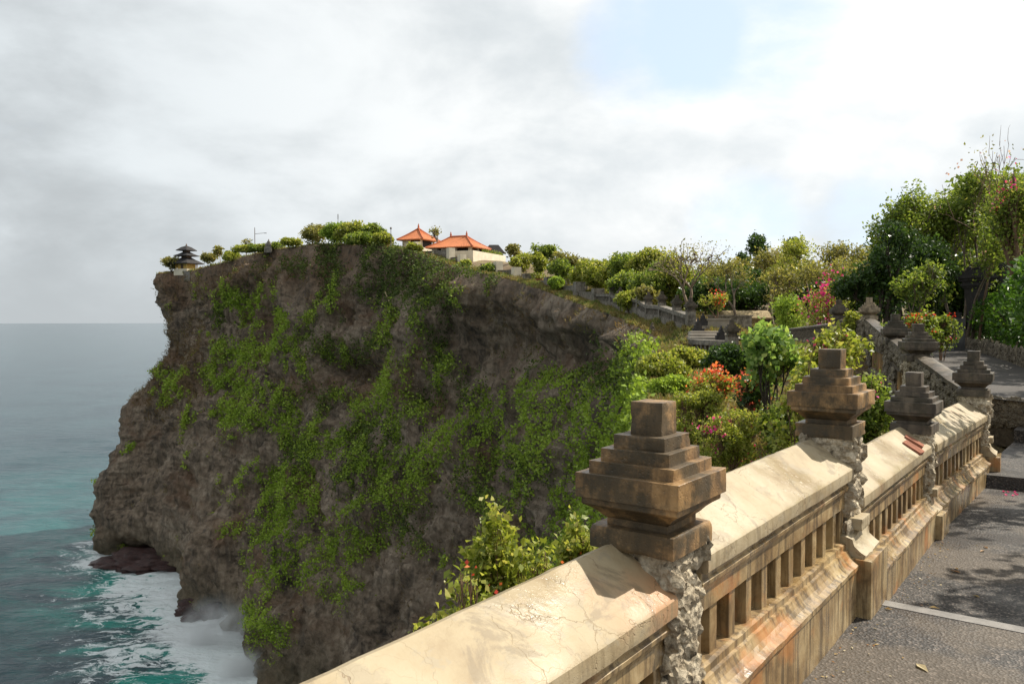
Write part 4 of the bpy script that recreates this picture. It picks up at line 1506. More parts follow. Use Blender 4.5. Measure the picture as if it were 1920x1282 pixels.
def blob_field(blobs):
    f = np.zeros(FX.shape)
    for x, y, rx, ry, a, s in blobs:
        c, sn = math.cos(math.radians(a)), math.sin(math.radians(a))
        dx, dy = FX - x, FY - y
        ex = (dx * c + dy * sn) / rx
        ey = (-dx * sn + dy * c) / ry
        f = np.maximum(f, s * np.exp(-(ex * ex + ey * ey) * 0.55))
    return f

front = (Sd[..., 1] > 20) & (FX > 150) & (FX < 1500)
n1 = fbm(Sd / 5.5, 4)
n2 = fbm(Sd / 1.6 + 40, 3)
cell_area = np.linalg.norm(np.cross(np.gradient(Sd, axis=0), np.gradient(Sd, axis=1)), axis=2)

def scatter(field, count, rng, spread=0.6):
    w = (field * cell_area).ravel()
    w = np.maximum(w, 0)
    k = rng.choice(len(w), size=count, p=w / w.sum())
    p = Sd.reshape(-1, 3)[k] + rng.normal(size=(count, 3)) * spread * np.sqrt(cell_area.ravel()[k])[:, None].clip(0.12, 0.7)
    return p, Nd.reshape(-1, 3)[k], k

rngI = np.random.default_rng(77)
fld = blob_field(BLOBS)
n3 = fbm(Sd / 0.9 + 80, 2)
dens = np.clip((fld + 0.60 * n1 + 0.45 * n2 + 0.25 * n3 - 0.60) * 3.2, 0, 1) * front
pI, nI, kI = scatter(dens, 255000, rngI)
b1 = np.clip(0.5 + 0.9 * n1.ravel()[kI] + 0.35 * n2.ravel()[kI], 0, 1)
lift = rngI.uniform(0.0, 0.40, len(pI))[:, None]
size = 0.14 + 0.00145 * np.hypot(pI[:, 0], pI[:, 1])
V, F = kites(pI + nI * lift, size[:, None] * np.ones((1, 1)), rngI, nI * 0.9 + np.array([0, 0, 0.5]), 0.85, 0.9) if False else (None, None)

def kites_var(pts, size, rng, nrm, aspect, spread):
    n = len(pts)
    d = rng.normal(size=(n, 3)) * spread + nrm
    d /= np.linalg.norm(d, axis=1)[:, None] + 1e-9
    s = np.cross(d, rng.normal(size=(n, 3)))
    s /= np.linalg.norm(s, axis=1)[:, None] + 1e-9
    u = np.cross(s, d)
    L = (size * rng.uniform(0.6, 1.4, n))[:, None]
    Wd = L * aspect * 0.5
    V = np.empty((n, 4, 3))
    V[:, 0] = pts - d * L * 0.5
    V[:, 1] = pts + s * Wd + u * L * 0.1
    V[:, 2] = pts + d * L * 0.5 - u * L * 0.1
    V[:, 3] = pts - s * Wd + u * L * 0.1
    return V.reshape(-1, 3), np.arange(n * 4).reshape(n, 4)

def cover(name, label, cat, pts, nrm, size, rng, mat, bias, aspect=0.85, spread=0.9, up=0.5):
    V, F = kites_var(pts, size, rng, nrm + np.array([0, 0, up]), aspect, spread)
    r = np.clip(rng.uniform(0, 1, len(pts)) * 0.55 + bias * 0.45, 0, 1)
    o = mesh_obj(name, V, F, mat, attr={'rnd': np.repeat(r, 4)})
    return tag(o, label, cat, kind='stuff')

cover('creeper', 'bright green creeper spreading in patches over the dark cliff face', 'creeper', pI + nI * lift, nI, size, rngI, G_IVY, b1)
fd = blob_field(DBLOBS)
dd = np.clip((fd + 0.5 * n1 + 0.3 * n2 - 0.45) * 2.5, 0, 1) * front
pD, nD, kD = scatter(dd, 78000, rngI)
cover('dark_creeper', 'dark green creeper hanging down the cliff from its rim', 'creeper', pD + nD * rngI.uniform(0, 0.6, len(pD))[:, None], nD,
      0.15 + 0.0014 * np.hypot(pD[:, 0], pD[:, 1]), rngI, G_IVYD, np.clip(0.5 + n2.ravel()[kD], 0, 1))
# the near side of the gully is overgrown as well
nearf = (Sd[..., 1] > 4) & (Sd[..., 1] < 40) & (Sd[..., 2] > -26) & (Sd[..., 0] < 14)
dn = np.clip((0.75 + 0.6 * n1 + 0.4 * n2) * 1.5, 0.03, 1) * nearf
pN, nN, kN = scatter(dn, 26000, rngI, 1.2)
cover('gully_creeper', 'dense creeper on the near wall of the gully below the balustrade', 'creeper', pN + nN * rngI.uniform(0, 0.2, len(pN))[:, None], nN,
      0.12 + 0.0030 * np.hypot(pN[:, 0], pN[:, 1]), rngI, G_IVY, np.clip(0.5 + n2.ravel()[kN], 0, 1))
# dry brush between the creepers, thickest on the sloping shoulder at the left and along the rim
sh = blob_field([(330, 690, 50, 70, 20, 1.3), (300, 740, 40, 40, 0, 1.1), (360, 640, 34, 50, 0, 1), (480, 520, 140, 24, -10, .9), (900, 560, 200, 30, 12, .6), (1150, 610, 90, 20, 22, .8), (640, 700, 200, 120, 0, .55), (760, 1000, 250, 160, 0, .5), (450, 700, 120, 120, 0, .5), (1000, 640, 160, 60, 15, .5)])
ds = np.clip((sh + 0.5 * n1 + 0.45 * n2 - 0.35) * 2, 0, 1) * front
pS, nS, kS = scatter(ds, 70000, rngI)
cover('dry_brush', 'brown dry grass and brush clinging to the cliff face', 'dry grass', pS + nS * rngI.uniform(0, 0.25, len(pS))[:, None], nS,
      0.30 + 0.0020 * np.hypot(pS[:, 0], pS[:, 1]), rngI, G_DRY, np.clip(0.35 + n1.ravel()[kS], 0, 1), 0.16, 0.8, 0.7)

# grass on the bank along the rim
def bank_grass():
    rng = np.random.default_rng(91)
    q = rng.uniform([-2, 8], [26, 100], size=(150000, 2))
    # extra close to the rim further out along the headland
    k = rng.integers(60, NU - 150, 60000)
    q2 = rim[k, :2] + rng.normal(size=(60000, 2)) * 2.2
    q = np.vstack([q, q2])
    q = q[inside(q, POL)]
    dm = np.full(len(q), 1e9)
    for s in range(0, NU, 4):
        dm = np.minimum(dm, np.hypot(q[:, 0] - rim[s, 0], q[:, 1] - rim[s, 1]))
    near_wall = q[:, 0] < 2.0 + 0.40 * q[:, 1]
    keep = (dm < 7 + 3 * rng.normal(size=len(q))) & near_wall & (q[:, 1] > 9)
    q = q[keep]
    z = ground_z(q)
    R = np.hypot(q[:, 0], q[:, 1])
    pts = np.column_stack([q, z + 0.08])
    nb = fbm(pts / 3.0, 3)
    cover('bank_grass', 'sunburnt grass and weeds on the bank along the cliff rim', 'grass', pts, np.zeros_like(pts), 0.16 + 0.0042 * R, rng, G_STRAWG,
          np.clip(0.5 + 0.9 * nb, 0, 1), 0.22, 0.55, 0.9)

bank_grass()

# red rock shelf in the surf below the point
def sea_rocks():
    for px, py, rx, ry, h, lab in ((282, 1066, 10.5, 7, 3.0, 'low red wave-washed rock shelf below the undercut point'),
                                   (392, 1158, 5.5, 4.5, 3.2, 'dark wet boulder in the surf at the foot of the buttress')):
        Y = -SEA * F_PX / (py - 598)
        c = P(px, py, Y)
        bm = bmesh.new()
        bmesh.ops.create_icosphere(bm, subdivisions=5, radius=1.0)
        co = np.array([v.co for v in bm.verts])
        n = 1 + 0.35 * fbm(co * 1.6 + px, 4) + 0.18 * ridged(co * 3 + px, 3)
        q = co * n[:, None] * np.array([rx, ry, h])
        for v, p in zip(bm.verts, q):
            v.co = Vector(p)
        me = bpy.data.meshes.new('rock')
        bm.to_mesh(me)
        bm.free()
        me.polygons.foreach_set('use_smooth', np.ones(len(me.polygons), dtype=bool))
        me.materials.append(M_WETROCK)
        o = link('sea_rock', me, None, (c[0], c[1] + ry * 0.4, SEA - 0.3))
        tag(o, lab, 'rock')

sea_rocks()

# spray thrown up where the swell meets the cliff
def spray():
    m = bpy.data.materials.new('sea_spray')
    m.use_nodes = True
    nt = m.node_tree
    nt.nodes.clear()
    t = NT(nt)
    out = t.N('ShaderNodeOutputMaterial')
    pv = t.N('ShaderNodeVolumePrincipled')
    pv.inputs['Color'].default_value = (0.97, 0.98, 0.98, 1)
    tc = t.N('ShaderNodeTexCoord')
    ln = t.N('ShaderNodeVectorMath')
    ln.operation = 'LENGTH'
    t.L(tc.outputs['Object'], ln.inputs[0])
    fall = t.mr(ln.outputs['Value'], 0.15, 0.98, 1, 0)
    n = t.noise(0.16, 4, 0.62)
    dens = t.math('MULTIPLY', t.math('MULTIPLY', fall, t.mr(n, 0.36, 0.68)), 0.75)
    t.L(dens, pv.inputs['Density'])
    t.L(pv.outputs[0], out.inputs['Volume'])
    for px, py, rx, ry, rz, lab in ((408, 1215, 8, 7, 9.0, 'cloud of white spray bursting in the notch of the cliff'),
                                    (462, 1270, 7, 6, 4.0, 'low white spray running along the foot of the cliff')):
        Y = -SEA * F_PX / (py - 598)
        c = P(px, py, Y)
        bm = bmesh.new()
        bmesh.ops.create_icosphere(bm, subdivisions=4, radius=1.0)
        me = bpy.data.meshes.new('spray')
        bm.to_mesh(me)
        bm.free()
        me.materials.append(m)
        o = link('sea_spray', me, None, (c[0], c[1], SEA + 0.5))
        o.scale = (rx, ry, rz)
        tag(o, lab, 'spray', kind='stuff')

spray()

# ------------------------------------------------------------------ buildings on the headland
def local(parent_loc, V):
    return [(v[0] - parent_loc[0], v[1] - parent_loc[1], v[2] - parent_loc[2]) for v in V]

def hip_roof(t, W, D, z, rise, ridge, over, mat=M_ROOF, nrib=26):
    """tiled hip roof in the thing's frame: x along W, y along D; corrugated by its rows of tiles"""
    hx, hy = W / 2 + over, D / 2 + over
    rl = ridge / 2
    roof_v, roof_f = [], []

    def face(e0, e1, r0, r1, n):
        e0, e1, r0, r1 = map(np.array, (e0, e1, r0, r1))
        m = 7
        nn = np.cross(e1 - e0, (r0 + r1) / 2 - (e0 + e1) / 2)
        nn = nn / np.linalg.norm(nn)
        if nn[2] < 0:
            nn = -nn
        b = len(roof_v)
        for i in range(n * 4 + 1):
            s = i / (n * 4)
            off = 0.035 * max(0, math.sin(s * n * 2 * math.pi)) if 0 < i < n * 4 else 0
            for j in range(m + 1):
                v = j / m
                a = e0 + (e1 - e0) * s
                c = r0 + (r1 - r0) * s
                q = a + (c - a) * v
                q = q - np.array([0, 0, 1]) * 0.10 * math.sin(v * math.pi) * rise / 2
                roof_v.append(q + nn * off * (1 - 0.6 * v))
        for i in range(n * 4):
            for j in range(m):
                roof_f.append((b + i * (m + 1) + j, b + (i + 1) * (m + 1) + j, b + (i + 1) * (m + 1) + j + 1, b + i * (m + 1) + j + 1))
    E = [(-hx, -hy, z), (hx, -hy, z), (hx, hy, z), (-hx, hy, z)]
    Rr = [(-rl, 0, z + rise), (rl, 0, z + rise)]
    face(E[0], E[1], Rr[0], Rr[1], nrib)
    face(E[1], E[2], Rr[1], Rr[1], int(nrib * hy / hx))
    face(E[2], E[3], Rr[1], Rr[0], nrib)
    face(E[3], E[0], Rr[0], Rr[0], int(nrib * hy / hx))
    mb = MB()
    mb.add(roof_v, roof_f)
    mb.box((0, 0, z - 0.07), (hx * 2 - 0.05, hy * 2 - 0.05, 0.12))
    roof = mb.build('roof', mat, t)
    cap = MB()
    for e, r in zip(E, (Rr[0], Rr[1], Rr[1], Rr[0])):
        e, r = np.array(e), np.array(r)
        pts = []
        for v in np.linspace(0, 1, 6):
            q = e + (r - e) * v
            q[2] -= 0.10 * math.sin(v * math.pi) * rise / 2
            pts.append(q + np.array([0, 0, 0.04]))
        cap.tube(pts, 0.11, 6)
    if ridge > 0.3:
        cap.tube([np.array(Rr[0]) + np.array([0, 0, .05]), np.array(Rr[1]) + np.array([0, 0, .05])], 0.13, 6)
    cap.build('ridge_cap', M_RIDGE, roof)
    for r in (Rr if ridge > 0.3 else Rr[:1]):
        f = MB()
        f.lathe((r[0], r[1], r[2]), [(0.20, -0.05), (0.20, 0.10), (0.13, 0.18), (0.17, 0.32), (0.17, 0.42), (0.09, 0.50), (0.12, 0.60), (0.05, 0.78), (0.01, 0.88)], 8)
        f.build('finial', M_RIDGE, roof)
    return roof

def window(t, c, w, h, axis, name='window'):
    """recess framed on a wall: axis 0 looks along -y, axis 1 along +x"""
    fr = MB()
    th = 0.06
    x, y, z = c
    if axis == 0:
        for s in (-1, 1):
            fr.box((x + s * (w / 2 + th / 2), y, z), (th, 0.12, h + 2 * th))
            fr.box((x, y + 0.002, z + s * (h / 2 + th / 2)), (w, 0.12, th))
        f = fr.build(name, M_WOOD, t)
        MB().box((x, y + 0.01, z), (w, 0.07, h)).build('pane', M_GLASS, f)
    else:
        for s in (-1, 1):
            fr.box((x, y + s * (w / 2 + th / 2), z), (0.12, th, h + 2 * th))
            fr.box((x - 0.002, y, z + s * (h / 2 + th / 2)), (0.12, w, th))
        f = fr.build(name, M_WOOD, t)
        MB().box((x - 0.01, y, z), (0.07, w, h)).build('pane', M_GLASS, f)

def pavilion_B():
    Y = 125.0
    k = Y / F_PX
    corner = P(886, 461, Y)                  # the eave corner toward the viewer
    b = math.radians(-24)                    # the long side turned a little
    ux, uy = np.array([math.cos(b), math.sin(b)]), np.array([-math.sin(b), math.cos(b)])
    W, D, over = 7.0, 5.4, 0.75
    cen = corner[:2] - ux * (W / 2 + over) + uy * (D / 2 + over)
    z_eave = corner[2]
    z0 = P(886, 507, Y)[2] - 1.2
    t = thing('pavilion', 'cream pavilion with orange hipped roof and a long white balcony', 'building', (cen[0], cen[1], z0), 'orange-roofed pavilions on the headland')
    t.rotation_euler = (0, 0, b)
    ze = z_eave - z0
    hip_roof(t, W, D, ze, 1.95, 2.9, over)
    zf = ze - 2.3                           # floor of the verandah
    # storey with dark openings: piers before a room block coloured dark for the shade inside
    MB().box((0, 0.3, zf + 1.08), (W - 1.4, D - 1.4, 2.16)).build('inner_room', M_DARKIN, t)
    wl = MB()
    for x, w in ((-W / 2 + 0.5, 1.0), (-1.35, 0.9), (0.75, 0.5), (W / 2 - 0.2, 0.4)):
        wl.box((x, -D / 2 + 0.15, zf + 1.08), (w, 0.3, 2.16))
    wl.box((0, -D / 2 + 0.155, zf + 0.42), (W - 0.02, 0.28, 0.84))
    wl.build('front_wall', M_CREAM, t)
    wr = MB()
    for y, w in ((-D / 2 + 0.5, 0.35), (0.2, 0.4), (D / 2 - 0.3, 0.6)):
        wr.box((W / 2 - 0.15, y, zf + 1.08), (0.3, w, 2.16))
    wr.box((W / 2 - 0.155, 0.1, zf + 0.3), (0.28, D - 0.3, 0.6))
    wr.build('side_wall', M_CREAM, t)
    MB().box((-W / 2 + 0.15, 0.2, zf + 1.08), (0.3, D - 0.5, 2.16)).build('end_wall', M_CREAM, t)
    MB().box((0, D / 2 - 0.15, zf + 1.08), (W - 0.7, 0.3, 2.16)).build('back_wall', M_CREAM, t)
    # the long balcony on a lower storey: its corner lies under the eave corner
    xa, xb, ya, yb = -0.9, 4.45, -3.65, 8.6
    MB().box(((xa + xb) / 2, (ya + yb) / 2, zf - 0.10), (xb - xa - 0.1, yb - ya - 0.1, 0.2)).build('balcony_floor', M_CREAM, t)
    MB().box(((xa + xb) / 2, ya + 0.09, zf + 0.64), (xb - xa, 0.18, 1.9)).build('parapet', M_CREAM, t)
    MB().box((xb - 0.09, (ya + yb) / 2 + 0.09, zf + 0.64), (0.18, yb - ya - 0.19, 1.9)).build('parapet', M_CREAM, t)
    lx, ly = xb - 0.45, ya + 0.45
    MB().box(((xa + lx) / 2, (ly + yb) / 2 - 0.2, zf / 2 - 0.6), (lx - xa - 0.2, yb - ly - 0.5, zf + 0.78)).build('lower_storey', M_CREAM, t)
    for x in (0.6, 2.6):
        window(t, (x, ly - 0.0 + 0.02, zf - 0.75), 0.5, 0.5, 0)
    for y in (-1.8, 0.9, 3.6, 6.4):
        window(t, (lx - 0.12, y, zf - 0.80), 0.6, 0.55, 1)
    x0, bd = xb - 6.6, 9.0
    # plants on the balcony edge
    rng = np.random.default_rng(6)
    q = np.column_stack([np.full(900, x0 + 6.35) + rng.normal(size=900) * 0.1, rng.uniform(0, 8, 900), zf + 1.62 + np.abs(rng.normal(size=900)) * 0.22])
    leaf_mesh('balcony_plants', q, 0.2, rng, G_MID, t)
    return t

def pavilion_A():
    Y = 138.0
    corner = P(793, 447, Y)
    b = math.radians(-26)
    ux, uy = np.array([math.cos(b), math.sin(b)]), np.array([-math.sin(b), math.cos(b)])
    W, D, over = 4.1, 4.4, 0.7
    cen = corner[:2] - ux * (W / 2 + over) + uy * (D / 2 + over)
    z0 = P(793, 480, Y)[2] - 1.5
    t = thing('pavilion', 'smaller square pavilion with pointed orange roof and one finial', 'building', (cen[0], cen[1], z0), 'orange-roofed pavilions on the headland')
    t.rotation_euler = (0, 0, b)
    ze = corner[2] - z0
    hip_roof(t, W, D, ze, 2.15, 0.0, over, nrib=20)
    zf = ze - 1.9
    MB().box((0.2, 0.2, zf + 0.9), (W - 1.2, D - 1.2, 1.8)).build('inner_room', M_DARKIN, t)  # solid block whose dark colour stands in for shade under the roof
    for x, y in ((-W / 2 + 0.2, -D / 2 + 0.2), (W / 2 - 0.2, -D / 2 + 0.2), (W / 2 - 0.2, D / 2 - 0.2), (-W / 2 + 0.2, D / 2 - 0.2)):
        MB().box((x, y, zf + 0.92), (0.3, 0.3, 1.84)).build('column', M_CREAM, t)
    MB().box((-W / 4, -D / 2 + 0.14, zf + 0.92), (W / 2 - 0.6, 0.2, 1.84)).build('front_wall', M_CREAM, t)
    par = MB()
    par.box((0, -D / 2 - 0.1, zf - 0.2), (W + 0.6, 0.2, 1.3))
    par.build('parapet', M_CREAM, t)
    MB().box((W / 2 + 0.1, 0.1, zf - 0.2), (0.2, D + 0.2, 1.3)).build('parapet', M_CREAM, t)
    MB().box((0, 0, zf / 2 - 0.6), (W - 0.1, D - 0.1, zf + 1.2)).build('base_storey', M_CREAM, t)
    return t

pavilion_B()
pavilion_A()

# retaining piers and stepped walls of the stair that climbs to the pavilions
def wall_seg(name, label, cat, p0, p1, h, th=0.35, pier=True, mat=M_OLDWALL, group=None, pier_mat=None, drop=1.5):
    """p0,p1: world points at the top of the wall"""
    p0, p1 = np.array(p0), np.array(p1)
    t = thing(name, label, cat, (p0[0], p0[1], p0[2] - h), group)
    d = p1 - p0
    w = d[:2] / np.linalg.norm(d[:2])
    n = np.array([w[1], -w[0]])
    V = []
    for q in (p0, p1):
        for s, z in ((1, -h - drop), (-1, -h - drop), (-1, 0), (1, 0)):
            V.append((q[0] + n[0] * s * th / 2 - p0[0], q[1] + n[1] * s * th / 2 - p0[1], q[2] + z - p0[2] + h))
    mb = MB().add(V, [(0, 1, 2, 3), (7, 6, 5, 4), (0, 4, 5, 1), (1, 5, 6, 2), (2, 6, 7, 3), (3, 7, 4, 0)])
    mb.build('wall_body', mat, t)
    cp = MB()
    V = []
    for q in (p0, p1):
        for s, z in ((1, 0.003), (-1, 0.003), (-1, 0.09), (1, 0.09)):
            V.append((q[0] + n[0] * s * (th / 2 + 0.05) - p0[0], q[1] + n[1] * s * (th / 2 + 0.05) - p0[1], q[2] + z - p0[2] + h))
    cp.add(V, [(0, 1, 2, 3), (7, 6, 5, 4), (0, 4, 5, 1), (1, 5, 6, 2), (2, 6, 7, 3), (3, 7, 4, 0)])
    cp.build('coping', mat, t)
    if pier:
        MB().box((d[0], d[1], d[2] + h / 2 - drop / 2 + 0.15), (1.0, 1.0, h + drop + 0.5), math.atan2(w[1], w[0])).build('pier', pier_mat or M_CREAM, t)
    return t

def rim_depth(px):
    return float(np.interp(px, [610, 730, 860, 950, 1060, 1150, 1240], [158, 139, 116, 101, 81, 62, 45]))
def PW(px, py, _y, back=5.0):
    return P(px, py, rim_depth(px) + back)
wg = 'stepped walls of the stair up to the pavilions'
wall_seg('stair_wall', 'dark rubble wall below the orange pavilion with cream end pier', 'wall', PW(795, 472, 121), PW(845, 470, 114), 2.2, group=wg, mat=M_OLDWALL)
wall_seg('stair_wall', 'short stair wall with cream pier just under the balcony', 'wall', PW(846, 484, 113), PW(866, 482, 110.5), 1.6, group=wg)
wall_seg('stair_wall', 'tall grey stair wall with bright pier at the corner of the balcony', 'wall', PW(903, 496, 106), PW(934, 496, 102), 2.2, group=wg)
wall_seg('stair_wall', 'grey stair wall with white pier beside the first round tree', 'wall', PW(925, 508, 102), PW(968, 507, 96), 1.8, group=wg)
wall_seg('stair_wall', 'low grey stair wall with weathered pier by the red planter', 'wall', PW(972, 521, 95), PW(989, 519, 92.5), 1.5, group=wg, pier_mat=M_OLDWALL)
wall_seg('stair_wall', 'grey stair wall with pier in front of the dark grove', 'wall', PW(1005, 529, 91), PW(1030, 526, 87.5), 1.6, group=wg, pier_mat=M_OLDWALL)
wall_seg('stair_wall', 'long level grey wall in front of the dark grove', 'wall', PW(1032, 539, 87), PW(1086, 536, 79.5), 1.3, group=wg, pier_mat=M_OLDWALL)
wall_seg('stair_wall', 'level grey wall running on to the far balustrade', 'wall', PW(1088, 549, 79), PW(1121, 549, 73), 1.2, group=wg, pier_mat=M_OLDWALL)
wall_seg('stair_wall', 'cream terrace wall stepping down beside the pointed pavilion', 'wall', PW(762, 457, 128), PW(782, 458, 125), 1.6, group=wg, mat=M_CREAM)

def small_post(t, p, top, s=0.5, foot=-1.2, mat=M_OLDWALL):
    """a pier with a small stepped cap, in the frame of thing t"""
    mb = MB()
    x, y, z = p
    mb.box((x, y, z + (top + foot) / 2), (s, s, top - foot))
    mb.build('pier', mat, t)
    c = MB()
    for w, h, zz in ((s * 1.05, 0.08, 0.041), (s * 0.8, 0.09, 0.126), (s * 1.1, 0.08, 0.212), (s * 1.35, 0.12, 0.313), (s * 1.0, 0.08, 0.414), (s * 0.7, 0.08, 0.495), (s * 0.4, 0.2, 0.636)):
        c.box((x, y, z + top + zz), (w, w, h))
    c.build('pier_cap', M_CAPD, t)

def far_bay(label, a, b, h=1.05, post=True, group='bays of the far balustrade along the rim', cap_lo=0.45):
    a, b = np.array(a), np.array(b)
    t = thing('far_balustrade_bay', label, 'balustrade', (a[0], a[1], a[2] - h), group)
    d = b - a
    L = np.linalg.norm(d[:2])
    w = d[:2] / L
    n = np.array([w[1], -w[0]])
    def run(name, z0, z1, th, mat):
        V = []
        for q in (np.zeros(3), d):
            for s, z in ((1, z0), (-1, z0), (-1, z1), (1, z1)):
                V.append((q[0] + n[0] * s * th / 2, q[1] + n[1] * s * th / 2, q[2] + z))
        MB().add(V, [(0, 1, 2, 3), (7, 6, 5, 4), (0, 4, 5, 1), (1, 5, 6, 2), (2, 6, 7, 3), (3, 7, 4, 0)]).build(name, mat, t)
    run('coping', h - 0.22, h, 0.5, M_OLDWALL)
    run('plinth', -1.4, h - 0.62, 0.42, M_OLDWALL)
    n_b = max(4, int(L / 0.26))
    me = bpy.data.meshes.new('far_baluster')
    mb = MB().box((0, 0, 0), (0.10, 0.24, 0.42))
    me.from_pydata(mb.V, [], [list(f) for f in mb.F])
    me.materials.append(M_OLDWALL)
    for i in range(n_b):
        s = (i + 0.5) / n_b
        o = link('baluster', me, t, (d[0] * s, d[1] * s, d[2] * s + h - 0.42))
        o.rotation_euler = (0, 0, math.atan2(w[1], w[0]))
    if post:
        small_post(t, (d[0], d[1], d[2]), h + 0.18, 0.46)
    return t

fb = [(1122, 551, 72.5), (1148, 551, 67.5), (1163, 559, 65), (1199, 561, 58.5), (1216, 572, 55.5), (1241, 573, 51.5), (1269, 582, 47), (1295, 590, 43)]
flabs = ['far balustrade bay that ends at the wide grey pier', 'short far balustrade bay beside the bright green bush', 'far balustrade bay with pale railing and white end pier', 'short far balustrade bay stepping down past the white pier',
         'dark far balustrade bay under the brown bushes', 'dark far balustrade bay below the spreading bare tree', 'lowest far balustrade bay next to the carved stair head']
for (a, b), lab in zip(zip(fb[:-1], fb[1:]), flabs):
    far_bay(lab, P(*a), P(*b), 1.15)
qa, qb = P(1298, 636, 36.5), P(1372, 639, 34.5)
far_bay('short black-topped balustrade on a rubble base at the corner of the plaza', qa, qb, 0.75, group=None)

# carved stair wings at the plaza corner
def stair_wing(px, py, Y, s, flip, label):
    c = P(px, py, Y)
    t = thing('carved_stair_wing', label, 'carved stone', (c[0], c[1], c[2]), 'carved wings of the plaza stair')
    prof = [(-0.5, -1.0), (0.55, -1.0), (0.55, 0.10), (0.40, 0.02), (0.28, 0.16), (0.34, 0.36), (0.20, 0.50), (0.24, 0.70), (0.06, 0.86), (0.0, 1.10), (-0.07, 0.80), (-0.22, 0.66), (-0.20, 0.44), (-0.40, 0.34), (-0.36, 0.12), (-0.55, 0.04)]
    mb = MB()
    mb.prism([(x * s * flip, z * s) for x, z in prof], [lambda a, z: (a, -0.15, z), lambda a, z: (a, 0.15, z)])
    mb.build('wing', M_BLACK, t)
    MB().box((0, 0, -0.75 * s), (1.3 * s, 0.7, 0.5 * s)).build('base', M_OLDWALL, t)

stair_wing(1309, 617, 40.5, 0.52, 1, 'larger carved black wing at the head of the plaza stair')
stair_wing(1318, 603, 42.5, 0.42, -1, 'upper carved black wing beside the potted red flowers')
stair_wing(1352, 630, 37.5, 0.45, 1, 'lone carved black wing on the plaza corner balustrade')
for k, (y_, z_) in enumerate(((38.6, -1.10), (39.3, -0.97), (40.0, -0.84))):
    q = P(1338, 641, y_)
    o = MB().box((0, 0, 0), (2.2, 0.66, 0.14)).build('stair_step', M_PLAZA, None, loc=(q[0] - 0.1, y_, z_ + 0.16))
    o['kind'] = 'structure'

# planters and benches on the plaza
def planter(px, py, Y, w, d, h, label, mat=M_PLAZA):
    c = P(px, py, Y)
    t = thing('planter', label, 'planter', (c[0], c[1], c[2]))
    MB().box((0, 0, h / 2 - 0.15), (w, d, h + 0.3)).build('box', mat, t)
    MB().box((0, 0, h + 0.04), (w + 0.12, d + 0.12, 0.08)).build('rim', mat, t)
    return c

c = planter(1343, 615, 44, 1.2, 1.0, 0.45, 'pale stone planter holding the red flowering shrub on the plaza')
tree('flowering_shrub', 'red flowering shrub in the pale plaza planter', 'shrub', (c[0], c[1], c[2] + 0.5), 1.35, 0.75, 501, G_YEL, M_TWIG, leaf=0.13, per_tip=14, sigma=0.14, stems=4, levels=3, r0=0.03,
     flowers=[(FL_RED, 9, 10, 0.12, 'flowers')])
planter(1368, 611, 46, 2.3, 0.9, 0.55, 'long grey stone bench block on the plaza', M_OLDWALL)

def straw_hut():
    c = P(1396, 612, 56)
    t = thing('thatched_shelter', 'low straw-topped stall behind the plaza trees', 'shelter', tuple(c))
    for x in (-1.2, 1.2):
        for y in (-0.6, 0.6):
            MB().box((x, y, 0.2), (0.14, 0.14, 1.0)).build('post', M_WOOD, t)
    MB().box((0, 0, 0.15), (2.3, 1.1, 0.75)).build('counter', M_STRAW, t)
    mb = MB()
    mb.prism([(-1.0, 0.62), (-0.5, 0.98), (0, 1.12), (0.5, 0.98), (1.0, 0.62), (0.95, 0.52), (0, 0.9), (-0.95, 0.52)], [lambda k, z: (-1.6, k, z), lambda k, z: (1.6, k, z)])
    mb.build('roof', M_STRAW, t)

straw_hut()

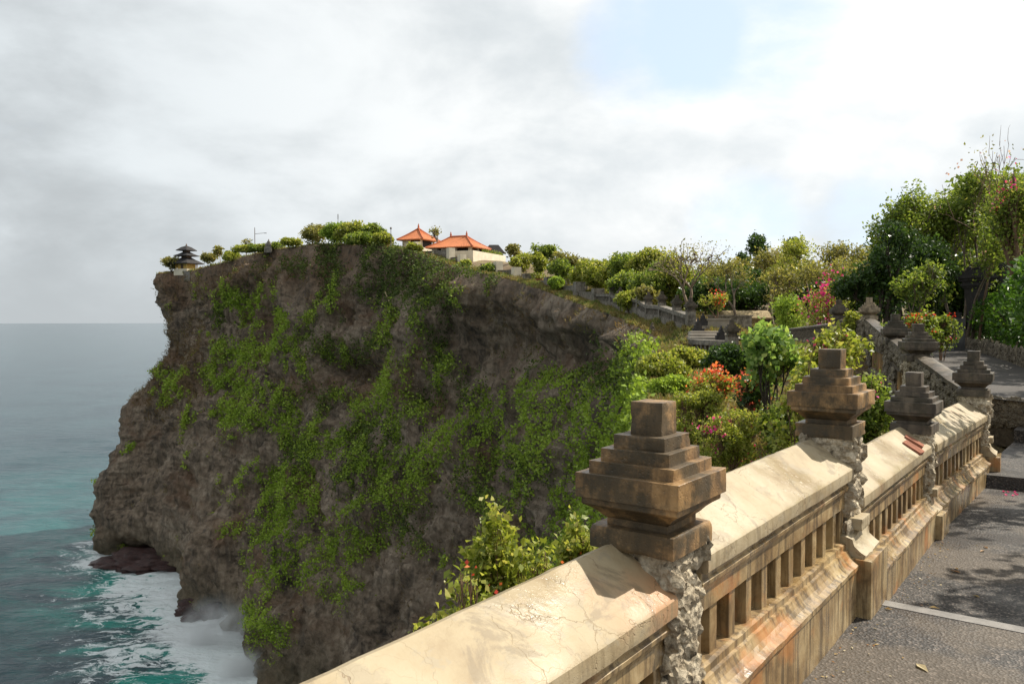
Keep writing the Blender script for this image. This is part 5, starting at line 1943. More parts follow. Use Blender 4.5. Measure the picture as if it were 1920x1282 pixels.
# the three-tiered shrine on the point
def meru():
    Y = 199.0
    c = P(350, 507, Y)
    k = Y / F_PX
    t = thing('tiered_shrine', 'three-tiered black thatched shrine with ochre walls on the cliff point', 'shrine', (c[0], c[1], c[2] - 0.8))
    b = math.radians(-22)
    t.rotation_euler = (0, 0, b)

    def roof(z, hw, rise, top):
        V, F = [], []
        prof = [(hw, 0.0), (hw * 1.0, 0.16), (hw * 0.74, rise * 0.42), (hw * 0.50, rise * 0.72), (top, rise)]
        for r, h in prof:
            V += [(-r, -r, z + h), (r, -r, z + h), (r, r, z + h), (-r, r, z + h)]
        for a in range(len(prof) - 1):
            for q in range(4):
                F.append((a * 4 + q, a * 4 + (q + 1) % 4, a * 4 + 4 + (q + 1) % 4, a * 4 + 4 + q))
        F += [(3, 2, 1, 0), tuple(len(prof) * 4 - 4 + q for q in range(4))]
        return MB().add(V, F).build('thatch_roof', M_THATCH, t)
    MB().box((0, 0, 0.3), (4.2, 4.2, 1.6)).build('stone_base', M_CREAM, t)
    MB().box((0, 0, 1.75), (3.0, 3.0, 1.35)).build('shrine_wall', M_GOLD, t)
    for x, y in ((-1.7, -1.7), (1.7, -1.7), (1.7, 1.7), (-1.7, 1.7)):
        MB().box((x, y, 1.75), (0.2, 0.2, 1.34)).build('corner_post', M_GOLD, t)
    MB().box((0.0, -1.52, 1.65), (0.8, 0.08, 1.1)).build('door', M_WOOD, t)
    roof(2.35, 3.0, 1.55, 0.95)
    MB().box((0, 0, 4.05), (1.7, 1.7, 0.6)).build('tier_box', M_WOOD, t)
    roof(4.30, 2.15, 1.0, 0.72)
    MB().box((0, 0, 5.45), (1.25, 1.25, 0.6)).build('tier_box', M_WOOD, t)
    r3 = roof(5.65, 1.75, 1.25, 0.18)
    f = MB()
    f.lathe((0, 0, 6.85), [(0.2, 0), (0.2, 0.15), (0.12, 0.25), (0.15, 0.4), (0.02, 0.6)], 8)
    f.build('finial', M_WOOD, r3)
    # low wall round the point
    q0, q1 = P(303, 511, 203), P(352, 510, 194)
    wall_seg('point_wall', 'low grey wall along the edge of the point in front of the shrine', 'wall', q0 + np.array([0.6, 0.6, 0.3]), q1 + np.array([0.4, 0.6, 0.2]), 0.9, pier=False)

meru()

def small_bits():
    # lamp mast with arm
    c = P(478, 474, 172)
    t = thing('lamp_mast', 'thin brown mast with a single sideways arm on the headland', 'lamp post', tuple(c))
    MB().tube([(0, 0, -1), (0, 0, 5.4)], [0.09, 0.07], 6).build('mast', M_WOOD, t)
    MB().tube([(0, 0, 4.05), (2.2, 0, 4.25)], 0.05, 5).build('arm', M_STEEL, t)
    MB().box((2.3, 0, 4.22), (0.5, 0.2, 0.12)).build('lamp', M_STEEL, t)
    # wire-thin mast
    c = P(634, 440, 165)
    t = thing('antenna', 'thin antenna rising behind the rounded bushes', 'antenna', tuple(c))
    MB().tube([(0, 0, -1.5), (0, 0, 3.9)], 0.05, 5).build('mast', M_STEEL, t)
    MB().tube([(0, 0, 3.2), (0, 0, 4.2)], 0.09, 5).build('tip', M_STEEL, t)
    c = P(733, 452, 136)
    t = thing('lamp_post', 'short lamp post beside the pointed orange pavilion', 'lamp post', tuple(c))
    MB().tube([(0, 0, -1.5), (0, 0, 2.0)], 0.06, 6).build('mast', M_STEEL, t)
    MB().lathe((0, 0, 2.0), [(0.10, 0), (0.2, 0.12), (0.16, 0.3), (0.03, 0.38)], 8).build('lamp', M_STEEL, t)
    # stone shrine top
    c = P(504, 466, 170)
    t = thing('stone_shrine', 'small grey stone shrine peeping over the headland bushes', 'shrine', tuple(c))
    mb = MB()
    for w, h, z in ((1.5, 1.2, -0.3), (1.1, 0.35, 0.48), (1.35, 0.25, 0.78), (0.9, 0.3, 1.05), (0.55, 0.3, 1.35)):
        mb.box((0, 0, z), (w, w, h))
    mb.build('tower', M_OLDWALL, t)
    MB().lathe((0, 0, 1.5), [(0.28, 0), (0.2, 0.15), (0.06, 0.5)], 6).build('crown_stone', M_OLDWALL, t)
    # dark thatched roof behind the pavilions
    for px, py, Y, s, lab in ((926, 474, 141, 1.0, 'black thatched roof behind the balcony of the pavilion'), (724, 455, 146, 0.75, 'small black thatched roof left of the pointed pavilion')):
        c = P(px, py, Y)
        t = thing('thatched_hut', lab, 'hut', (c[0], c[1], c[2] - 1.6))
        V = [(-2 * s, -1.4 * s, 1.5), (2 * s, -1.4 * s, 1.5), (2 * s, 1.4 * s, 1.5), (-2 * s, 1.4 * s, 1.5), (-0.8 * s, 0, 1.5 + 1.5 * s), (0.8 * s, 0, 1.5 + 1.5 * s)]
        MB().add(V, [(0, 1, 5, 4), (1, 2, 5), (2, 3, 4, 5), (3, 0, 4), (3, 2, 1, 0)]).build('roof', M_THATCH, t)
        MB().box((0, 0, 0.3), (2.6 * s, 1.8 * s, 2.5)).build('wall', M_CREAM, t)
    # bamboo pole leaning on the face
    a, b = P(722, 547, 134.0), P(753, 617, 127.0)
    o = MB().tube([tuple(a), tuple((a + b) / 2 + np.array([0, -0.3, 0.1])), tuple(b)], 0.11, 6).build('bamboo_pole', M_BAMBOO)
    tag(o, 'long dry pole leaning down the cliff below the pavilion', 'pole')
    # red planter by the stair
    c = P(1010, 527, 96)
    t = thing('planter', 'rust red planter beside the stair wall', 'planter', tuple(c))
    MB().lathe((0, 0, -0.4), [(0.3, 0), (0.42, 0.3), (0.5, 0.6), (0.5, 0.68)], 10).build('pot', M_BRICK, t)
    rng = np.random.default_rng(2)
    leaf_mesh('plant', rng.normal(size=(300, 3)) * np.array([0.4, 0.4, 0.22]) + np.array([0, 0, 0.6]), 0.25, rng, G_YEL, t)

small_bits()

# the monkey sitting at the rim
def monkey():
    c = P(1221, 626, 47.0)
    V = [(0, 0, 0.16), (0.02, 0, 0.32), (0.05, 0, 0.47), (0.07, 0, 0.57), (0.09, 0, 0.66), (0.17, 0, 0.64),     # pelvis..muzzle
         (0.10, 0.09, 0.44), (0.17, 0.11, 0.27), (0.20, 0.10, 0.08), (0.10, -0.09, 0.44), (0.17, -0.11, 0.27), (0.20, -0.10, 0.08),
         (0.10, 0.11, 0.20), (0.20, 0.12, 0.26), (0.20, 0.12, 0.04), (0.10, -0.11, 0.20), (0.20, -0.12, 0.26), (0.20, -0.12, 0.04),
         (-0.14, 0, 0.06), (-0.34, 0.03, 0.04), (-0.50, 0.10, 0.10)]
    E = [(0, 1), (1, 2), (2, 3), (3, 4), (4, 5), (2, 6), (6, 7), (7, 8), (2, 9), (9, 10), (10, 11), (0, 12), (12, 13), (13, 14), (0, 15), (15, 16), (16, 17), (0, 18), (18, 19), (19, 20)]
    R = [0.13, 0.12, 0.11, 0.06, 0.09, 0.045, 0.05, 0.036, 0.03, 0.05, 0.036, 0.03, 0.075, 0.055, 0.035, 0.075, 0.055, 0.035, 0.035, 0.028, 0.02]
    me = bpy.data.meshes.new('monkey')
    me.from_pydata(V, E, [])
    o = bpy.data.objects.new('sitting_monkey', me)
    C.objects.link(o)
    m = o.modifiers.new('skin', 'SKIN')
    for i, r in enumerate(R):
        me.skin_vertices[0].data[i].radius = (r, r)
    me.skin_vertices[0].data[0].use_root = True
    s = o.modifiers.new('sub', 'SUBSURF')
    s.levels = s.render_levels = 2
    me.materials.append(M_FUR)
    o.location = (c[0], c[1], gz(c[0], c[1]) + 0.0)
    o.rotation_euler = (0, 0, math.radians(30))
    o.scale = (0.95,) * 3
    tag(o, 'small monkey sitting on the grassy cliff rim', 'monkey')

try:
    monkey()
except Exception as ex:
    print('monkey', ex)

# dark carved gates and the slate pillar at the end of the upper path
def gate(px, py, Y, s, label, group=None):
    c = P(px, py, Y)
    t = thing('carved_gate', label, 'gate', tuple(c), group)
    mb = MB().box((0, 0, 1.1 * s), (0.95 * s, 0.9 * s, 2.6 * s))
    mb.build('shaft', M_BLACK, t)
    z = 2.4 * s
    for w, h in ((1.15, 0.14), (1.35, 0.16), (1.2, 0.14), (1.5, 0.16), (1.75, 0.2), (1.55, 0.14), (1.25, 0.18)):
        MB().box((0, 0, z + h * s / 2), (w * s, w * 0.9 * s, h * s - 0.004)).build('cornice', M_BLACK, t)
        z += h * s
    for x, w, h in ((0, 0.4, 0.5), (-0.45, 0.28, 0.28), (0.45, 0.28, 0.28)):
        MB().lathe((x * s, 0, z), [(w * 0.6 * s, 0), (w * 0.6 * s, h * 0.3 * s), (w * 0.35 * s, h * 0.4 * s), (w * 0.5 * s, h * 0.6 * s), (w * 0.1 * s, h * s)], 8).build('crest', M_BLACK, t)
    return t

gate(1829, 612, 36, 0.72, 'black carved stone gate pillar under the flowering tree')
gate(1893, 560, 40, 0.85, 'black carved tower top half hidden behind the hedge')
c = P(1790, 653, 33)
t = thing('slate_pillar', 'plain grey slate pillar standing at the edge of the upper path', 'pillar', tuple(c))
MB().box((0, 0, 0.55), (0.55, 0.5, 1.4), 0.25).build('shaft', M_SLATE, t)
MB().box((0.12, 0.25, 1.05), (0.4, 0.3, 0.9), 0.25).build('rear_block', M_BLACK, t)

# ------------------------------------------------------------------ trees and shrubs
def on(px, py, Y):
    """ground point: the pixel gives the bearing, the terrain the height"""
    q = P(px, py, Y)
    return (q[0], q[1], gz(q[0], q[1]))

def top_h(py, Y, base):
    return P(960, py, Y)[2] - base[2]

tg = 'trees on the headland and round the plaza'
def T(name, label, px, Y, ytop, rpx, seed, mat, bark=M_BARK, **kw):
    b = on(px, 600, Y)
    h = max(1.0, top_h(ytop, Y, b))
    r = rpx * Y / F_PX
    a = dict(leaf=0.09 + 0.0022 * Y, per_tip=32, sigma=0.20 * r + 0.14, r0=0.03 * h, group=tg, use_mids=0.7, mid_from=1, fork=0.25, lean=0.4)
    a.update(kw)
    return tree(name, label, a.pop('cat', 'tree'), b, h, r, seed, mat, bark, **a)

# headland, from the point inland
T('dry_bush', 'dry grey bush at the very tip of the point', 322, 199, 484, 19, 601, G_OLIVE, levels=4, stems=4, per_tip=9, cat='bush')
T('small_tree', 'small tree just behind the tiered shrine', 395, 190, 477, 16, 602, G_OLIVE, M_BARKP, levels=4, stems=2, per_tip=14)
T('small_tree', 'tall thin brown-topped tree between shrine and mast', 414, 186, 464, 12, 603, G_OLIVE, M_BARKP, levels=4, per_tip=18)
T('bush', 'yellow-green bush on the shoulder near the shrine', 434, 184, 474, 14, 604, G_YEL, levels=4, stems=6, per_tip=10, fork=0.12, lean=1.0, mid_from=0, cat='bush')
T('bare_tree', 'leafless twiggy tree beside the lamp mast', 463, 176, 448, 12, 605, G_OLIVE, levels=5, per_tip=1, use_mids=0)
for i, (px, yt, r, sd_) in enumerate(((455, 468, 20, 1), (478, 466, 18, 2), (497, 462, 18, 3), (518, 458, 17, 4))):
    T('bush', ['low green bush under the bare tree', 'low bush at the foot of the lamp mast', 'low bush in front of the stone shrine', 'feathery bush right of the stone shrine'][i], px, 172, yt, r, 610 + i, G_MID if i % 2 else G_YEL, levels=4, stems=6, per_tip=10, fork=0.12, lean=1.0, mid_from=0, cat='bush')
T('small_tree', 'low spreading tree on the middle of the headland rim', 548, 166, 450, 16, 615, G_YEL, levels=4, stems=2, per_tip=18)
T('small_tree', 'rounded brownish tree left of the dense clump', 590, 162, 426, 30, 616, G_OLIVE, levels=4, stems=3, per_tip=26)
T('clump_tree', 'dense rounded green tree overhanging the cliff rim', 634, 156, 420, 26, 617, G_IVY, levels=4, stems=4, per_tip=26, split=(3, 4), fork=0.12, lean=0.9, mid_from=0)
T('clump_tree', 'bright rounded tree in the middle of the headland clump', 665, 152, 419, 26, 618, G_YEL, levels=4, stems=4, per_tip=26, split=(3, 4), fork=0.12, lean=0.9, mid_from=0)
T('clump_tree', 'rounded tree at the pavilion end of the headland clump', 700, 147, 423, 24, 619, G_MID, levels=4, stems=4, per_tip=26, split=(3, 4), fork=0.12, lean=0.9, mid_from=0)
T('clump_bush', 'low bush under the headland clump', 678, 143, 441, 26, 620, G_MID, levels=3, stems=6, per_tip=50, cat='bush')
T('clump_bush', 'low leafy bush left of the pointed pavilion', 715, 140, 440, 18, 621, G_YEL, levels=3, stems=6, per_tip=36, cat='bush')
T('bare_tree', 'leafless tree between the two orange roofs', 824, 132, 424, 16, 622, G_OLIVE, levels=5, per_tip=0, use_mids=0)
for px, yt, r_, m_, sd_, lab in ((775, 466, 12, G_YEL, 623, 'low bush along the rim below the pointed pavilion'), (872, 497, 9, G_YEL, 624, 'small bush on the rim below the stair wall'), (915, 512, 10, G_MID, 625, 'small leafy bush on the rim below the white balcony')):
    T('rim_bush', lab, px, rim_depth(px) + 1.2, yt, r_, sd_, m_, levels=3, stems=5, per_tip=24, fork=0.15, lean=0.8, cat='bush')
# beside the stair
T('stair_tree', 'spreading tree behind the stair wall piers', 980, 112, 478, 22, 627, G_YEL, levels=4, stems=3, per_tip=20, mid_from=0, fork=0.15)
T('palm_shrub', 'spiky grey-green tree right of the balcony', 966, 118, 460, 14, 630, G_OLIVE, levels=4, stems=3, per_tip=8)
T('broad_tree', 'broad dark green tree right of the balcony', 1012, 104, 460, 26, 631, G_MID, levels=4, per_tip=50)
T('round_tree', 'small rounded bright tree in front of the broad dark tree', 1003, 97, 476, 17, 632, G_YEL, levels=4, per_tip=60, sigma=0.3)
T('grove_tree', 'olive-topped tree of the dark grove', 1066, 92, 474, 28, 633, G_OLIVE, M_BARKP, levels=4, stems=2, per_tip=40, fork=0.2)
T('grove_tree', 'dark leafy tree at the near end of the grove', 1045, 90, 490, 26, 634, G_MID, M_BARKP, levels=4, per_tip=50)
T('pale_trunk_tree', 'thin tree with twisted pale trunk behind the grey wall', 1098, 84, 488, 24, 635, G_YEL, M_BARKP, levels=4, stems=3, per_tip=24)
T('round_bush', 'bright green rounded bush behind the stair wall', 1045, 86, 524, 12, 636, G_IVY, levels=3, stems=5, per_tip=40, cat='bush')
for i, (px, Y, yt, r, m_) in enumerate(((1130, 82, 494, 26, G_YEL), (1160, 80, 482, 30, G_YEL), (1192, 76, 478, 30, G_MID), (1216, 72, 466, 22, G_YEL), (1240, 68, 494, 28, G_MID), (1180, 68, 512, 26, G_MID), (1225, 62, 515, 30, G_MID), (1265, 62, 474, 22, G_YEL))):
    T('thicket_tree', ['light green tree at the left end of the thicket', 'wide feathery tree behind the far balustrade', 'pale leafy tree in the middle of the thicket', 'tallest slender feathery tree of the thicket', 'green tree left of the bare umbrella tree', 'dense lower tree behind the white pier',
                       'dense lower tree left of the umbrella tree trunk', 'thin yellow-green tree behind the umbrella tree'][i], px, Y, yt, r * 1.3, 640 + i, m_, levels=4, stems=3, per_tip=44, mid_from=0, fork=0.18, carve=0.05)
T('bush', 'bright bush just behind the white far pier', 1180, 61, 549, 20, 649, G_YEL, levels=3, stems=6, per_tip=40, cat='bush')
T('dry_bush', 'brown feathery bush behind the dark far balustrade', 1210, 58, 538, 20, 650, G_OLIVE, levels=4, stems=4, per_tip=12, cat='bush')
# plaza
T('umbrella_tree', 'wide umbrella-shaped tree with fine bare twigs at the plaza edge', 1304, 46, 462, 84, 655, G_OLIVE, M_BRANCH, levels=7, split=(2, 3), per_tip=6, use_mids=0.1, spread=0.75, fork=0.42, r0=0.17, rmin=0.020, leaf=0.13, mid_from=5)
for i, (px, Y, yt, r, m_) in enumerate(((1385, 54, 486, 62, G_OLIVE), (1450, 56, 462, 70, G_OLIVE), (1520, 54, 448, 74, G_YEL), (1575, 50, 450, 60, G_OLIVE), (1480, 48, 500, 60, G_OLIVE), (1545, 46, 488, 52, G_OLIVE))):
    T('canopy_tree', ['twiggy brown tree between the plaza and the bench', 'olive flat-topped tree behind the plaza', 'broad yellow-green flat-topped tree behind the bougainvillea', 'flat-topped tree merging into the dark tree', 'lower twiggy tree in front of the flat-topped ones', 'twiggy tree above the pink bougainvillea'][i],
      px, Y, yt, r, 660 + i, m_, M_BARK, levels=6, split=(2, 3), per_tip=32 if i not in (0, 4) else 12, use_mids=0.3, spread=0.7, leaf=0.16, sigma=0.42, r0=0.14, mid_from=4)
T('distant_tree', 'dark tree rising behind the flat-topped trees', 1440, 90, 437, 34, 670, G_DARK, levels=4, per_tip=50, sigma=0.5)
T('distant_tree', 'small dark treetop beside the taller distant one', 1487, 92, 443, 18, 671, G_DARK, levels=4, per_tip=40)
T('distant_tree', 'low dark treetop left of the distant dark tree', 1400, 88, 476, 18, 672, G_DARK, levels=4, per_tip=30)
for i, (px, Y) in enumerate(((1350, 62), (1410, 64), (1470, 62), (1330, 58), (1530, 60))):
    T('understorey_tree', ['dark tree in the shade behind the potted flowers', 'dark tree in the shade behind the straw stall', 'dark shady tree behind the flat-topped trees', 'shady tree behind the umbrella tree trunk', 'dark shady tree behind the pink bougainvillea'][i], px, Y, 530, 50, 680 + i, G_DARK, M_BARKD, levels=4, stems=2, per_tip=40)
T('round_shrub', 'rounded bright green shrub at the plaza side', 1465, 40, 556, 34, 690, G_IVY, M_BARKD, levels=4, stems=5, per_tip=30, leaf=0.12, cat='shrub')
T('bougainvillea', 'tall bougainvillea full of magenta flowers behind the posts', 1560, 35, 516, 55, 691, G_YEL, M_TWIG, levels=5, stems=5, split=(2, 3), per_tip=9, leaf=0.11, r0=0.05, cat='shrub', flowers=[(FL_PINK, 60, 10, 0.10, 'flowers')])
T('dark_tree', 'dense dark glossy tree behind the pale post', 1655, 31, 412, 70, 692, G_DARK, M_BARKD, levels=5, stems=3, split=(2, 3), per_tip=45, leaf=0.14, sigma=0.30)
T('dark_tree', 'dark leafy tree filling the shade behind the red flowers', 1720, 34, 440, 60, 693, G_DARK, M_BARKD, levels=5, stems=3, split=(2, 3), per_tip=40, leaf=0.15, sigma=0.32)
T('young_tree', 'young bright tree standing in front of the dark trees', 1712, 27, 484, 46, 694, G_MID, M_BARK, levels=5, stems=1, per_tip=16, leaf=0.11, sigma=0.18, r0=0.06, fork=0.6)
T('feathery_tree', 'large feathery tree with pale pink blossom over the black gate', 1815, 36, 292, 130, 695, G_MID, M_BARK, levels=5, stems=4, split=(2, 4), per_tip=24, leaf=0.15, sigma=0.30, r0=0.11, flowers=[(FL_PALE, 14, 7, 0.07, 'blossom')])
T('feathery_tree', 'feathery tree top sloping down toward the dark tree', 1735, 37, 335, 88, 696, G_MID, M_BARK, levels=5, stems=3, split=(2, 4), per_tip=26, leaf=0.15, sigma=0.32, r0=0.10)
T('twiggy_tree', 'bare reddish twigs rising above the feathery tree', 1835, 34, 245, 115, 697, G_OLIVE, M_TWIG, levels=5, split=(2, 3), per_tip=2, use_mids=0.2, leaf=0.13, fork=0.35, r0=0.07, spread=0.75, rmin=0.010, flowers=[(FL_PALE, 12, 4, 0.09, 'blossom')])
T('bougainvillea', 'bougainvillea spray with magenta flowers over the far right gate', 1925, 31, 300, 60, 698, G_MID, M_TWIG, levels=5, stems=3, split=(2, 3), per_tip=16, leaf=0.13, cat='shrub', flowers=[(FL_PINK, 22, 9, 0.10, 'flowers')])
T('red_shrub', 'scarlet flowering shrub behind the black posts', 1728, 22.5, 582, 36, 699, G_MID, M_TWIG, levels=4, stems=5, per_tip=14, leaf=0.09, sigma=0.13, r0=0.025, cat='shrub', flowers=[(FL_RED, 18, 16, 0.06, 'flowers')])
T('red_shrub', 'small scarlet flowering shrub beside the slate pillar', 1768, 26, 588, 22, 700, G_MID, M_TWIG, levels=4, stems=4, per_tip=12, leaf=0.09, sigma=0.13, r0=0.025, cat='shrub', flowers=[(FL_RED, 9, 14, 0.06, 'flowers')])
T('low_shrub', 'yellow-green shrub growing between the pale and small black posts', 1600, 25.2, 578, 16, 701, G_YEL, M_TWIG, levels=4, stems=6, per_tip=20, leaf=0.08, sigma=0.09, r0=0.02, cat='shrub')
T('low_shrub', 'leafy shrub behind the wall under the dark tree', 1660, 21, 606, 16, 702, G_MID, M_TWIG, levels=4, stems=6, per_tip=20, leaf=0.08, sigma=0.1, r0=0.02, cat='shrub')

WOODL = ['green woodland tree right behind the umbrella tree', 'dark woodland tree behind the straw stall', 'olive woodland tree under the small dark treetop', 'dark woodland tree just left of the dense glossy tree', 'green woodland tree behind the dense glossy tree',
         'dark woodland tree above the young bright tree', 'dark woodland tree left of the black gate pillar', 'dark woodland tree behind the black gate pillar', 'dark woodland tree behind the carved tower top',
         'olive woodland tree far behind the plaza stair', 'olive woodland tree below the distant dark tree', 'green woodland tree far behind the pale-trunked tree', 'dark woodland tree far behind the grove', 'low dark woodland tree behind the slate pillar', 'low dark woodland tree behind the red flowering shrubs', 'dark woodland tree between the black gate and the hedge']
for i, (px, Y, yt, r, m_, k_) in enumerate(((1300, 66, 520, 50, G_MID, 2), (1420, 68, 512, 60, G_DARK, 2), (1500, 66, 498, 60, G_OLIVE, 2), (1590, 60, 500, 60, G_DARK, 2), (1640, 56, 480, 60, G_MID, 2), (1700, 52, 440, 70, G_DARK, 3), (1770, 50, 385, 80, G_MID, 3),
                                            (1850, 48, 318, 90, G_MID, 3), (1925, 46, 330, 90, G_DARK, 3), (1330, 84, 508, 60, G_OLIVE, 2), (1420, 82, 492, 60, G_OLIVE, 2), (1110, 96, 498, 40, G_MID, 2), (1070, 104, 492, 40, G_DARK, 2), (1788, 44, 500, 50, G_DARK, 2), (1745, 45, 505, 50, G_DARK, 2), (1860, 42, 470, 60, G_DARK, 2))):
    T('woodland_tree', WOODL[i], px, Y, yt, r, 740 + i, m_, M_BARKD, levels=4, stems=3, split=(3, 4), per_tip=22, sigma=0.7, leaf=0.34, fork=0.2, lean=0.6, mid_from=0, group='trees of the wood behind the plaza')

# trees over the path, outside the picture to the right, that shade it
def shade_tree(x, y, h, r, seed, label, **kw):
    b = (x, y, gz(x, y))
    a = dict(leaf=0.22, per_tip=30, sigma=0.4, r0=0.16, group='shade trees beside the path', levels=5, split=(2, 3))
    a.update(kw)
    tree('shade_tree', label, 'tree', b, h, r, seed, G_MID, M_BARK, **a)

shade_tree(7.3, 6.9, 5.3, 1.6, 801, 'small tree right of the path near the grey step edge', per_tip=10, sigma=0.3, leaf=0.2)
shade_tree(9.6, 10.2, 5.4, 1.5, 802, 'small tree right of the path near the bottom step', per_tip=11, sigma=0.3, leaf=0.2)
shade_tree(18.8, 16.5, 8.0, 3.6, 803, 'leafy tree behind the near end of the hedge')
shade_tree(21.0, 22.0, 8.5, 4.0, 804, 'tall leafy tree behind the middle of the hedge')
shade_tree(14.2, 15.0, 6.0, 2.4, 805, 'leafy tree at the near end of the hedge wall', per_tip=24)

# the clipped hedge
def hedge():
    rng = np.random.default_rng(55)
    base = np.array([14.5, 21.8])
    end = np.array([22.0, 37.8])
    t = thing('hedge', 'thick bright green hedge above the low mossy wall', 'hedge', (base[0], base[1], -1.2))
    w = (end - base) / np.linalg.norm(end - base)
    n = np.array([w[1], -w[0]])
    Lh = np.linalg.norm(end - base)
    pts, nr = [], []
    for _ in range(120):
        s = rng.uniform(-0.35, 1.02) * Lh
        o = rng.uniform(0.2, 2.6)
        zc = rng.uniform(0.75, 0.9 + 1.9 * (1 - 0.75 * max(s, 0) / Lh)) + 0.20 * max(o, 0) + 0.2 * math.sin(s * 1.3)
        R = rng.uniform(0.55, 1.05)
        k = 330
        q = rng.normal(size=(k, 3))
        q /= np.linalg.norm(q, axis=1)[:, None]
        rr = R * rng.uniform(0.75, 1.08, k)[:, None]
        c = np.array([w[0] * s + n[0] * o, w[1] * s + n[1] * o, zc])
        pts.append(c + q * rr)
        nr.append(q)
    pts, nr = np.vstack(pts), np.vstack(nr)
    ok = pts[:, 2] > 0.25
    pts, nr = pts[ok], nr[ok]
    b = np.clip(0.5 + fbm(pts * 1.1, 3), 0, 1)
    leaf_mesh('foliage', pts, 0.17, rng, G_HEDGE, t, nrm=nr * 0.6, bias=b, aspect=0.5)
    segs = []
    for _ in range(40):
        s = rng.uniform(-0.45, 1.0) * Lh
        o = rng.uniform(0, 2.5)
        a = np.array([w[0] * s + n[0] * o, w[1] * s + n[1] * o, -0.3])
        m = a + np.array([rng.normal() * 0.2, rng.normal() * 0.2, 1.2])
        e = m + np.array([rng.normal() * 0.4, rng.normal() * 0.4, 0.9])
        segs += [(a, m, 0.05, 0.035), (m, e, 0.035, 0.015)]
    V, F = tubes_mesh(segs)
    mesh_obj('stems', V, F, M_BARKD, t)

hedge()

# shrubs on the bank below the balustrade
bg_ = 'shrubs on the bank outside the balustrade'
def B(name, label, px, Y, ytop, rpx, seed, mat, z=None, **kw):
    q = P(px, 641, Y)
    g = gz(q[0], q[1])
    b = (q[0], q[1], g if z is None else z)
    h = max(0.35, top_h(ytop, Y, b))
    r = rpx * Y / F_PX
    a = dict(leaf=0.04 + 0.0012 * Y, per_tip=18, sigma=0.07 * r + 0.05, r0=0.03, group=bg_, stems=6, levels=4, rmin=0.005, mid_from=1, lean=0.8, fork=0.25, shoots=26, carve=0.22)
    a.update(kw)
    return tree(name, label, a.pop('cat', 'shrub'), b, h, r, seed, mat, a.pop('bark', M_TWIG), **a)

B('bougainvillea', 'coral-flowered bougainvillea on the bank above the rim', 1342, 20, 695, 46, 720, G_YEL, leaf=0.07, per_tip=10, sigma=0.12, levels=5, flowers=[(FL_ORANGE, 46, 14, 0.075, 'flowers')])
B('bougainvillea', 'bushy bougainvillea with scattered magenta flowers behind the first bay', 1362, 12.5, 757, 62, 721, G_YEL, leaf=0.045, per_tip=22, sigma=0.085, levels=6, split=(2, 3), flowers=[(FL_PINK, 16, 12, 0.045, 'flowers')])
B('bougainvillea', 'pale leafy bougainvillea spilling behind the second tan post', 1310, 15.5, 730, 52, 722, G_YEL, leaf=0.055, per_tip=14, sigma=0.10, levels=6, split=(2, 3), flowers=[(FL_PINK, 5, 8, 0.05, 'flowers')])
B('leafy_shrub', 'glossy light green shrub at the cliff edge', 1243, 30, 672, 38, 723, G_YEL, leaf=0.12, per_tip=26, sigma=0.25, levels=5, split=(2, 3))
B('leafy_shrub', 'lower glossy shrub beside the large post cap', 1262, 24, 715, 38, 724, G_IVY, leaf=0.10, per_tip=26, sigma=0.2, levels=5, split=(2, 3))
B('leafy_shrub', 'yellow-green shrub just under the plaza corner', 1290, 33, 660, 34, 725, G_YEL, leaf=0.14, per_tip=30, sigma=0.25)
B('dark_shrub', 'dark round shrub below the plaza balustrade', 1362, 27, 650, 34, 726, G_DARK, leaf=0.12, per_tip=36, sigma=0.22)
B('broadleaf_shrub', 'shrub with large round pale leaves rising over the bank', 1448, 15.5, 590, 62, 727, G_BROAD, leaf=0.115, per_tip=7, sigma=0.13, aspect=0.9, levels=5, split=(2, 3), spread=0.6, bark=M_BARKD, fork=0.4, mid_from=2)
B('bougainvillea', 'coral bougainvillea in the shade under the broad-leaved shrub', 1412, 16.5, 690, 42, 728, G_DARK, leaf=0.07, per_tip=14, flowers=[(FL_ORANGE, 40, 12, 0.06, 'flowers')])
B('arching_shrub', 'arching yellow-green branches reaching over the rubble walls', 1580, 12.6, 600, 92, 729, G_YEL, leaf=0.085, per_tip=9, sigma=0.10, levels=5, split=(2, 3), spread=0.8, fork=0.55, use_mids=0.8, flowers=[(FL_PINK, 12, 7, 0.05, 'flowers')])
B('arching_shrub', 'long leafy branches in front of the open balusters', 1530, 11.5, 640, 70, 730, G_YEL, leaf=0.08, per_tip=9, sigma=0.10, levels=5, split=(2, 3), spread=0.8, fork=0.5, use_mids=0.8, flowers=[(FL_PINK, 4, 6, 0.05, 'flowers')])
B('leafy_shrub', 'green shrub squeezed between the second post and the rubble wall', 1648, 10.6, 690, 40, 731, G_MID, leaf=0.07, per_tip=16, sigma=0.10, levels=5, split=(2, 3), flowers=[(FL_PINK, 5, 6, 0.04, 'flowers')])
B('leafy_shrub', 'low green shrub on the brown bank near the second post', 1490, 12.5, 790, 34, 732, G_MID, leaf=0.08, per_tip=10, sigma=0.10)
B('leafy_shrub', 'sparse green shrub beneath the broad-leaved shrub', 1470, 14.5, 745, 46, 733, G_MID, leaf=0.08, per_tip=10, sigma=0.12)
B('coral_shrub', 'sunny shrub with coral flowers outside the nearest coping', 965, 5.4, 938, 125, 734, G_YEL, z=-3.3, leaf=0.052, per_tip=22, sigma=0.075, levels=5, split=(2, 3), stems=7, r0=0.014, rmin=0.003, flowers=[(FL_ORANGE, 9, 7, 0.026, 'flowers')])
B('coral_shrub', 'low sprawling yellow-green shrub along the outside of the nearest coping', 880, 4.7, 1020, 85, 738, G_YEL, z=-3.3, leaf=0.05, per_tip=16, sigma=0.07, levels=5, split=(2, 3), stems=6, r0=0.012, rmin=0.003, flowers=[(FL_ORANGE, 3, 6, 0.026, 'flowers')])
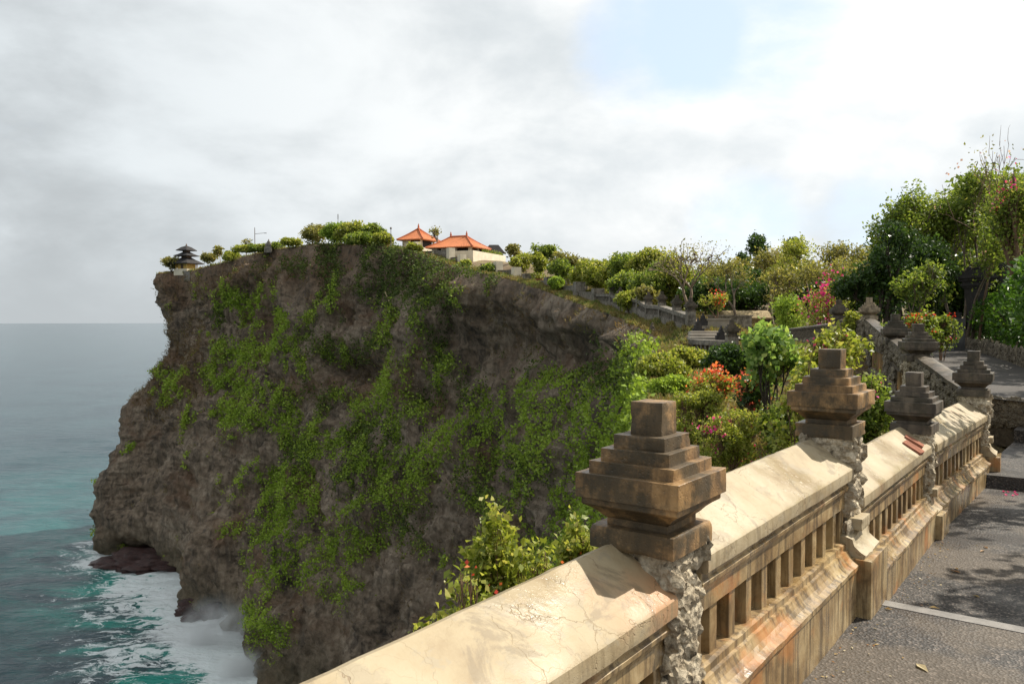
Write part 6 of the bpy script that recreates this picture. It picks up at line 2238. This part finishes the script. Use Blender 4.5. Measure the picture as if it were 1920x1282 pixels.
B('coral_shrub', 'sunny shrub half hidden by the large stone post', 1085, 6.6, 955, 46, 735, G_YEL, z=-3.2, leaf=0.055, per_tip=12, sigma=0.055, levels=5, split=(2, 3), stems=5, r0=0.012, rmin=0.003, flowers=[(FL_ORANGE, 4, 6, 0.026, 'flowers')])
B('sprig', 'thin leafy sprig poking over the nearest coping', 742, 3.35, 1165, 14, 736, G_YEL, z=-2.9, leaf=0.035, per_tip=4, sigma=0.02, levels=3, stems=2, r0=0.004, rmin=0.0015, cat='plant')
B('sprig', 'second small sprig lower along the nearest coping', 655, 3.0, 1245, 14, 737, G_YEL, z=-3.0, leaf=0.035, per_tip=4, sigma=0.02, levels=3, stems=2, r0=0.004, rmin=0.0015, cat='plant')

# fallen leaves and petals on the path
def litter():
    rng = np.random.default_rng(15)
    spots = [(3.05, 0.42, 'ochre curled leaf on the path'), (3.3, 0.5, 'ochre curled leaf on the path'), (3.9, 0.6, 'ochre curled leaf on the path'), (2.1, 0.8, 'ochre curled leaf on the path')]
    for q in range(7):
        t_ = rng.uniform(1.4, 8.0)
        k_ = 0.33 + abs(rng.normal()) * 0.5
        spots.append((t_, k_, 'dry fallen leaf on the path by the balustrade'))
    for t_, k_, lab in spots:
        p = onwall(t_, k_)
        z = -2.16 if t_ < tA else (-2.155 if t_ < tA + 0.14 else -2.36)
        if 6.2 < t_ and k_ < 0.6:
            continue
        s = rng.uniform(0.03, 0.065)
        a = rng.uniform(0, 6.28)
        V = [(-s, 0, 0.002), (-0.2 * s, 0.42 * s, 0.014), (s, 0, 0.004), (-0.2 * s, -0.42 * s, 0.010), (0, 0, 0.003)]
        o = mesh_obj('fallen_leaf', np.array(V), [[0, 4, 1], [4, 2, 1], [0, 3, 4], [4, 3, 2]], L_FALLEN, None, attr={'rnd': np.full(5, rng.uniform(0, 1))}, loc=(p[0], p[1], z + 0.003))
        o.rotation_euler = (0, 0, a)
        tag(o, 'dry fallen leaf lying on the dark pebble path', 'leaf', 'fallen leaves on the path')
    for q in range(8):
        p = np.array(POSTS[3]['c']) + p23 * (0.45 + 0.25 * rng.random()) - w23 * (0.7 + 0.35 * rng.random())
        s = 0.022
        V = [(-s, 0, 0.002), (0, 0.7 * s, 0.02), (s, 0, 0.004), (0, -0.7 * s, 0.016)]
        o = mesh_obj('petal', np.array(V), [[0, 3, 2, 1]], FL_PINK, None, attr={'rnd': np.full(4, rng.uniform(0, 1))}, loc=(p[0], p[1], -2.357))
        o.rotation_euler = (0, 0, rng.uniform(0, 6))
        tag(o, 'fallen magenta petal at the foot of the bottom step', 'petal', 'magenta petals below the bottom step')

litter()

def leaf_litter():
    rng = np.random.default_rng(19)
    n = 260
    t_ = rng.uniform(0.5, 8.6, n)
    k_ = 0.30 + np.abs(rng.normal(size=n)) * 0.13
    q = np.array([onwall(a, b) for a, b in zip(t_, k_)])
    z = np.where(t_ < tA, -2.16, -2.36) + 0.008
    ok = (t_ < 2.75) | ((t_ > 3.6) & (t_ < 6.2)) 
    pts = np.column_stack([q, z])[ok]
    V, F = kites_var(pts, np.full(len(pts), 0.028), rng, np.zeros_like(pts), 0.5, 1.0)
    V[:, 2] = np.repeat(pts[:, 2], 4) + (V[:, 2] - np.repeat(pts[:, 2], 4)) * 0.25
    o = mesh_obj('leaf_litter', V, F, L_FALLEN, attr={'rnd': np.repeat(rng.uniform(0, 1, len(pts)), 4)})
    tag(o, 'brown leaf crumbs gathered along the foot of the balustrade', 'leaf litter', kind='stuff')

leaf_litter()
